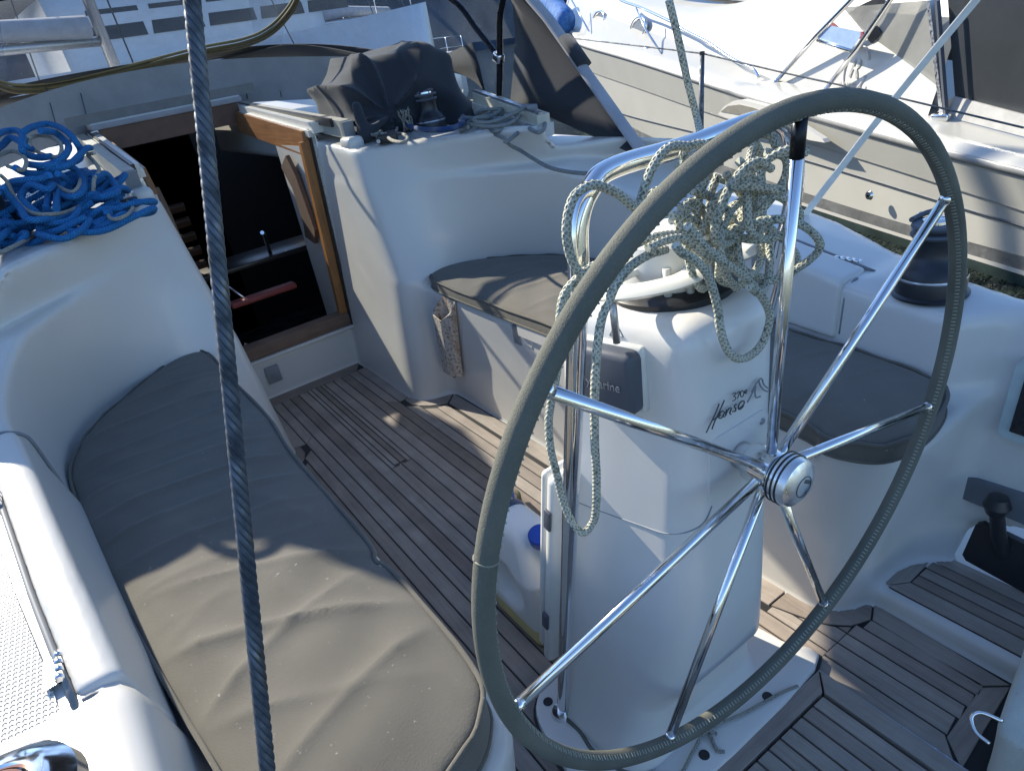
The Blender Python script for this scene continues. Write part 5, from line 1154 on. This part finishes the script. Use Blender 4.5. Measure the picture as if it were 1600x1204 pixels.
# cabin: trunk and coach side
hs = 1 / (1 + np.exp((SS - 1.6) * 1.6))
c1 = [at(s, n_ - .10 - .10 * h, z + .16 + .50 * h) for s, n_, z, h in zip(SS, *LN['pC0'], hs)]
c2 = [at(s, n_ - .26 - .25 * h, z + .24 + .95 * h) for s, n_, z, h in zip(SS, *LN['pC0'], hs)]
c3 = [at(s, n_ - 1.5, z + .50 + 1.2 * h) for s, n_, z, h in zip(SS, *LN['pC0'], hs)]
c4 = [at(s, n_ - 2.6, z + .50 + 1.2 * h) for s, n_, z, h in zip(SS, *LN['pC0'], hs)]
i_end = int(np.argmin(abs(SS + .75)))
link('cabin', loft([r[i_end:] for r in (row('pC0', .0, -.01), c1, c2, c3, c4)]), PG, MY, True)
link('far_side', loft([far('pC0', 2.6, .4), far('pC0', 3.0, 0), far('pC0', 3.2, -1.6)]), PG, MY, True)
from mathutils.bvhtree import BVHTree
CAB = bpy.data.objects['cabin']
def snap(p, off=.012, root=MY):
    bt = BVHTree.FromPolygons([v.co for v in CAB.data.vertices], [q.vertices for q in CAB.data.polygons])
    h = bt.ray_cast(Vector(p) + PN * 1.5, -PN); return (h[0] + PN * off) if h[0] is not None else Vector(p)
def plate(keys, th, mat, name, off=0., label=None):
    pts = [Vector(p) + PN * off for p in (T[keys] if isinstance(keys, str) else keys)]
    o = link(name, slab(pts, PN, th), mat, MY)
    if label: o['label'] = label
    return o
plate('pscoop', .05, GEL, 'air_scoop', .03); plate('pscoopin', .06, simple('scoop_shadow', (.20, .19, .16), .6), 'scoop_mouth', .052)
link('window_band', tube(catmull([Vector(p) for p in T['pwin']], 6), .035, 8), BLACK, MY)
for k in ('plad1', 'plad2'): link('ladder_rail', tube([Vector(p) for p in T[k]], .020, 12), STEEL, MY)
for k in ('plad1', 'plad2'): link('ladder_foot', lathe([(0, .02), (.04, .015), (.05, 0)], 16, None, T[k][0]), STEEL, MY)
sv = [Vector(p) for p in T['pstep']]
LST = link('ladder_step', slab(sv, (0, 0, 1), .03), simple('blue_step', (.30, .42, .62), .4), MY); link('step_rung', tube([sv[0] + Vector((0, 0, -.03)), sv[1] + Vector((0, 0, -.03))], .016, 10), STEEL, LST)
link('pulpit_rail', tube(catmull([Vector(p) for p in T['prail']], 5), .017, 10), STEEL, MY)
for k in ('pst1', 'pst2'): link('rail_stanchion', tube([Vector(p) for p in T[k]], .013, 10), STEEL, MY)
for c in T['pport']:
    c = Vector(c) + PN * .04; e = (PF + Vector((0, 0, -.05))).normalized(); up = (Vector((0, 0, 1)) - PN * .1).normalized()
    PRG = link('porthole_ring', tube([c + e * .27 * math.cos(b) * 1.0 + up * .125 * math.sin(b) for b in np.linspace(0, 2 * math.pi, 37)[:-1]], .022, 8, True), STEEL, MY)
    link('porthole_glass', slab([c + e * .255 * math.cos(b) + up * .11 * math.sin(b) for b in np.linspace(0, 2 * math.pi, 25)[:-1]], PN, .03), simple('porthole_grey', (.2, .22, .25), .2), PRG)
c = Vector(T['plight'][0]); SLT = link('searchlight', lathe([(0, .03), (.10, .025), (.115, 0), (.09, -.05), (0, -.08)], 26, (PN - PF * .5), c), simple('searchlight_grey', (.42, .43, .42), .4), MY); link('light_stem', tube([c, c - Vector((0, 0, .16)) - PN * .02], .03, 10), STEEL, SLT)
link('drain_fitting', lathe([(.012, .02), (.03, .018), (.038, 0), (.0, .0)], 20, PN, Vector(T['pfit'][0]) + PN * .02), STEEL, MY)
link('deck_cleat', join([tube([at(4.0, .02, prof('pD0', 4.)[1] + .03) - PF * .16, at(4.0, .02, prof('pD0', 4.)[1] + .03) + PF * .16], .018, 8)]), STEEL, MY)
# emblem and name on the coach side
lg, lt = snap(T['plogo'][0]), snap(T['plogo'][1])
xa = (lambda a: -a)(PF); emb = simple('raised_emblem', (.50, .50, .49), .35); ex = (Vector(T['pC0'][7]) - Vector(T['pC0'][5])).normalized(); ey = (Vector((0, 0, 1)) - PN * .1)
link('emblem_ring', tube([snap(lg + ex * .135 * math.cos(b) + ey * .165 * math.sin(b), .004) for b in np.linspace(.5, 6.1, 36)], .011, 8), emb, MY)
o = text('R', .23, emb, MY, frame(lg, ex, ey - PN * .45), 'emblem_letter', .001)
for v in o.data.vertices: v.co = snap(v.co, .010)
o = text('RIVIERA', .095, emb, MY, frame(lt, ex, ey - PN * .35), 'name_lettering', .001, sx=1.1)
for v in o.data.vertices: v.co = snap(v.co, .010)
# canopy sides: grey sheet, dark tinted screen, posts, straps
plate([T['pclearedge'][0], T['pclearedge'][1], T['pclearedge'][2], T['pclearedge'][3], T['pclearedge'][4], T['ppost'][1], T['ppost'][0]], .012, glassy('grey_clear', (.75, .76, .76), .55, (.40, .40, .38)), 'clear_panel')
plate('pdark', .012, glassy('tinted_screen', (.2, .21, .23), .92, (.045, .05, .055)), 'tinted_screen')
plate(T['pgrey'] + [T['pdark'][3], T['pdark'][2], T['pdark'][1]], .02, simple('canopy_hem', (.36, .355, .34), .7), 'canopy_hem', .01)
link('canopy_post', mbox(Vector(T['ppost'][0]) + PN * .03, Vector(T['ppost'][1]) + PN * .03, .05, .03), BRUSH, MY)
link('canopy_post', mbox(Vector(T['ppost'][0]) + PN * .06 - PF * .09, Vector(T['ppost'][1]) + PN * .06 - PF * .05, .028, .02), DGREY, MY)
link('post_foot', box(Vector(T['ppost'][1]) + PN * .05, (.10, .12, .05), None, .012), STEEL, MY)
plate('pblk1', .03, BLACK, 'black_strap', .02); plate('pblk2', .03, BLACK, 'black_strap', .02)
plate('pred', .02, glassy('red_cloth', (.8, .4, .4), .85, (.42, .13, .13)), 'red_cloth', .62)
link('zip_handle', tube([Vector(p) + PN * .08 for p in T['phandle']], .03, 8), BLACK, MY)
o = link('blue_bundle', tube(catmull([Vector(p) + PN * .1 for p in T['pblue']], 5), .17, 10), BLUEC); tag(o, 'bundled blue cloth hanging at the motor yacht bow beside the sprayhood', 'cloth')
o['label'] = 'bundled blue cloth hanging at the motor yacht bow beside the sprayhood'

# ------------------------------------------------------------------ yachts moored ahead, seen through the clear panes
def ahead(label, x, y, L, B, fb, head, col, mast=True):
    r = thing('moored_yacht', label, 'sailboat', (x, y, -.55))
    fx, fy = math.sin(head), math.cos(head); V = []; F = []; n = 16
    def q(s, b, z): return (x + fx * s + fy * b, y + fy * s - fx * b, z)
    for i in range(n + 1):
        t = i / n; s = (t - .5) * L; w = B / 2 * (1 - max(0, (t - .35) / .65) ** 2.2) * (.8 + .2 * min(1, t / .3)); sh = fb + .25 * (2 * t - 1) ** 2 + .15 * t
        for b, z in ((-.75 * w, -.7), (-w, -.55 + .25 * sh), (-w * 1.02, -.55 + sh), (-w * .95, -.52 + sh), (0, -.42 + sh), (w * .95, -.52 + sh), (w * 1.02, -.55 + sh), (w, -.55 + .25 * sh), (.75 * w, -.7)): V.append(q(s, b, z))
    for i in range(n):
        for j in range(8): F.append((i * 9 + j, (i + 1) * 9 + j, (i + 1) * 9 + j + 1, i * 9 + j + 1))
    F.append(tuple(range(9)))
    link('hull', mesh(V, F), col, r, True)
    V = []; F = []; k = 10
    for i in range(k + 1):
        t = i / k; s = -.22 * L + t * .5 * L; w = B * .30 * (1 - .5 * t * t); h = .55 - .35 * t * t
        for b, z in ((-w, 0), (-w * .85, h), (0, h * 1.15), (w * .85, h), (w, 0)): V.append(q(s, b, -.55 + fb + z))
    for i in range(k):
        for j in range(4): F.append((i * 5 + j, (i + 1) * 5 + j, (i + 1) * 5 + j + 1, i * 5 + j + 1))
    F.append((0, 1, 2, 3, 4))
    link('coachroof', mesh(V, F), GEL, r, True)
    for s in (-1, 1):
        for i in range(4):
            t = -.12 * L + i * .095 * L; link('cabin_window', slab([q(t, s * B * .292, -.55 + fb + .18), q(t + .07 * L, s * B * .288, -.55 + fb + .18), q(t + .065 * L, s * B * .27, -.55 + fb + .36), q(t + .005 * L, s * B * .275, -.55 + fb + .37)][::s], (fy * s, -fx * s, 0), .02), BLACK, r)
    for s in (-1, 1):
        P = [Vector(q((t - .5) * L, s * B / 2 * (1 - max(0, (t - .35) / .65) ** 2.2) * .95, -.55 + fb + .70 + .2 * t)) for t in np.linspace(.04, .97, 9)]
        link('lifeline', tube(P, .010, 5), STEEL, r); link('lifeline', tube([p - Vector((0, 0, .3)) for p in P], .007, 5), STEEL, r)
        for p in P: link('stanchion', tube([p, p - Vector((0, 0, .66))], .013, 6), STEEL, r)
    if mast:
        link('mast', tube([q(.08 * L, 0, .3 + fb), q(.08 * L, 0, 14)], .085, 10), BRUSH, r)
        link('boom', tube([q(.07 * L, 0, fb + 1.0), q(-.34 * L, 0, fb + 1.1)], .07, 8), BRUSH, r)
        link('stowed_sail', tube([q(.06 * L, 0, fb + 1.2), q(-.1 * L, 0, fb + 1.28), q(-.33 * L, 0, fb + 1.22)], lambda s: .17 - .06 * s, 10), HEM, r)
        for s, b in ((.48, 0), (-.49, 0), (.02, .48), (.02, -.48)): link('stay', tube([q(s * L, b * B, fb + .2), q(.08 * L, 0, 13.8)], .012, 5), WIRE, r)
    return r
WHB = gelcoat('moored_white', (.50, .52, .55), .3)
def cruiser(label, x, y, L, B, fb, head, mat):
    r = thing('motor_cruiser', label, 'motorboat', (x, y, -.55)); fx, fy = math.sin(head), math.cos(head)
    def q(s, b, z): return (x + fx * s + fy * b, y + fy * s - fx * b, z)
    def shell(prof, name, m, t0=0., t1=1.):
        V = []; F = []; n = 18; k = len(prof(0.))
        for i in range(n + 1):
            t = t0 + (t1 - t0) * i / n
            for b, z in prof(t): V.append(q((t - .5) * L, b, z))
        for i in range(n):
            for j in range(k - 1): F.append((i * k + j, i * k + k + j, i * k + k + j + 1, i * k + j + 1))
        F += [tuple(range(k))[::-1], tuple(n * k + j for j in range(k))]
        link(name, mesh(V, F), m, r, True)
    w = lambda t: B / 2 * (1 - max(0, (t - .45) / .55) ** 2.4)
    sh = lambda t: fb * (1 + .28 * max(0, t - .3) ** 1.4)
    shell(lambda t: [(-.8 * w(t), -.8), (-w(t) * .95, -.3), (-w(t), -.55 + sh(t)), (w(t), -.55 + sh(t)), (w(t) * .95, -.3), (.8 * w(t), -.8)], 'hull', mat)
    shell(lambda t: [(-w(t) - .03, -.55 + sh(t) - .16), (-w(t) - .05, -.55 + sh(t) - .06), (-w(t) - .02, -.55 + sh(t) + .02)], 'rub_strake', simple('strake_grey', (.12, .13, .15), .5))
    shell(lambda t: [(-w(.2) * .75, -.55 + fb), (-w(.2) * .72, fb + .3), (-w(.2) * .66, fb + .75), (w(.2) * .66, fb + .75), (w(.2) * .72, fb + .3), (w(.2) * .75, -.55 + fb)], 'superstructure', mat, .12, .62)
    for i in range(5):
        s = (-.33 + .105 * i) * L
        for sd in (-1, 1): link('saloon_window', slab([q(s, sd * (w(.2) * .737 + .01), fb - .08), q(s + .095 * L, sd * (w(.2) * .737 + .01), fb - .08), q(s + .095 * L, sd * (w(.2) * .70 + .01), fb + .46), q(s + .01 * L, sd * (w(.2) * .70 + .01), fb + .46)][::sd], (fy * sd, -fx * sd, 0), .03), BLACK, r)
    P = [Vector(q((t - .5) * L, -w(t) * .96, -.55 + sh(t) + .75)) for t in np.linspace(.3, .97, 10)]
    link('guard_wire', tube(P, .018, 6), STEEL, r)
    for p in P: link('stanchion', tube([p, p - Vector((0, 0, .8))], .016, 6), STEEL, r)
    return r
cruiser('large pale motor cruiser lying broadside ahead beyond the sprayhood window', 4.6, 19., 11.5, 4.4, 2.7, 1.42, WHB)

ahead('white sailing yacht moored ahead, seen through the middle clear pane', .2, 13.0, 9., 3.6, 1.35, 1.25, WHB)
ahead('pale sailing yacht behind the left part of the sprayhood window', -6.5, 22, 11.5, 3.6, 1.5, 1.45, simple('pale_hull', (.55, .58, .62), .3))
ahead('white yacht bow beyond the right sprayhood window', 7.2, 20., 11., 3.6, 1.45, -2.2, WHB)

# ------------------------------------------------------------------ overhead, out of view: panels added and cut to shade the cockpit
def shade(poly, zs, z, name, mat, parent, th=.02):
    k = (z - zs) / -SUN.z; pts = [(x - SUN.x * k, y - SUN.y * k) for x, y in poly]
    return link(name, autosmooth(prism(pts, z, z + th, .006), 40), mat, parent)

AW = thing('shade_panels', 'two unseen navy panels added above the cockpit to cast its shade', 'shade panel', (0, 1., 2.3))
shade([(.74, 1.9), (.66, 1.62), (.34, 1.48), (.12, 1.32), (.08, .95), (.27, .55), (.30, -.6), (1.32, -.6), (1.32, 1.9)], .55, 2.34, 'shade_panel', NAVY, AW)
shade([(-1.2, 2.05), (-.815, 2.115), (-.64, 1.94), (-.475, 1.81), (-.40, 2.05), (-.30, 2.4), (-.2, 3.05), (.05, 3.4), (.10, 2.95), (.08, 2.82), (.0, 2.445), (-.04, 2.125), (-.06, 1.70), (-.08, 1.4), (-.2, 1.0), (-.32, .70), (-.486, .93), (-.60, 1.16), (-.867, 1.38), (-1.1, 1.58)], .55, 2.26, 'shade_panel', NAVY, AW)
link('shade_pole', tube([(-1.9, 4.3, 2.33), (2.3, 4.3, 2.33)], .014, 10), DARKT, AW)
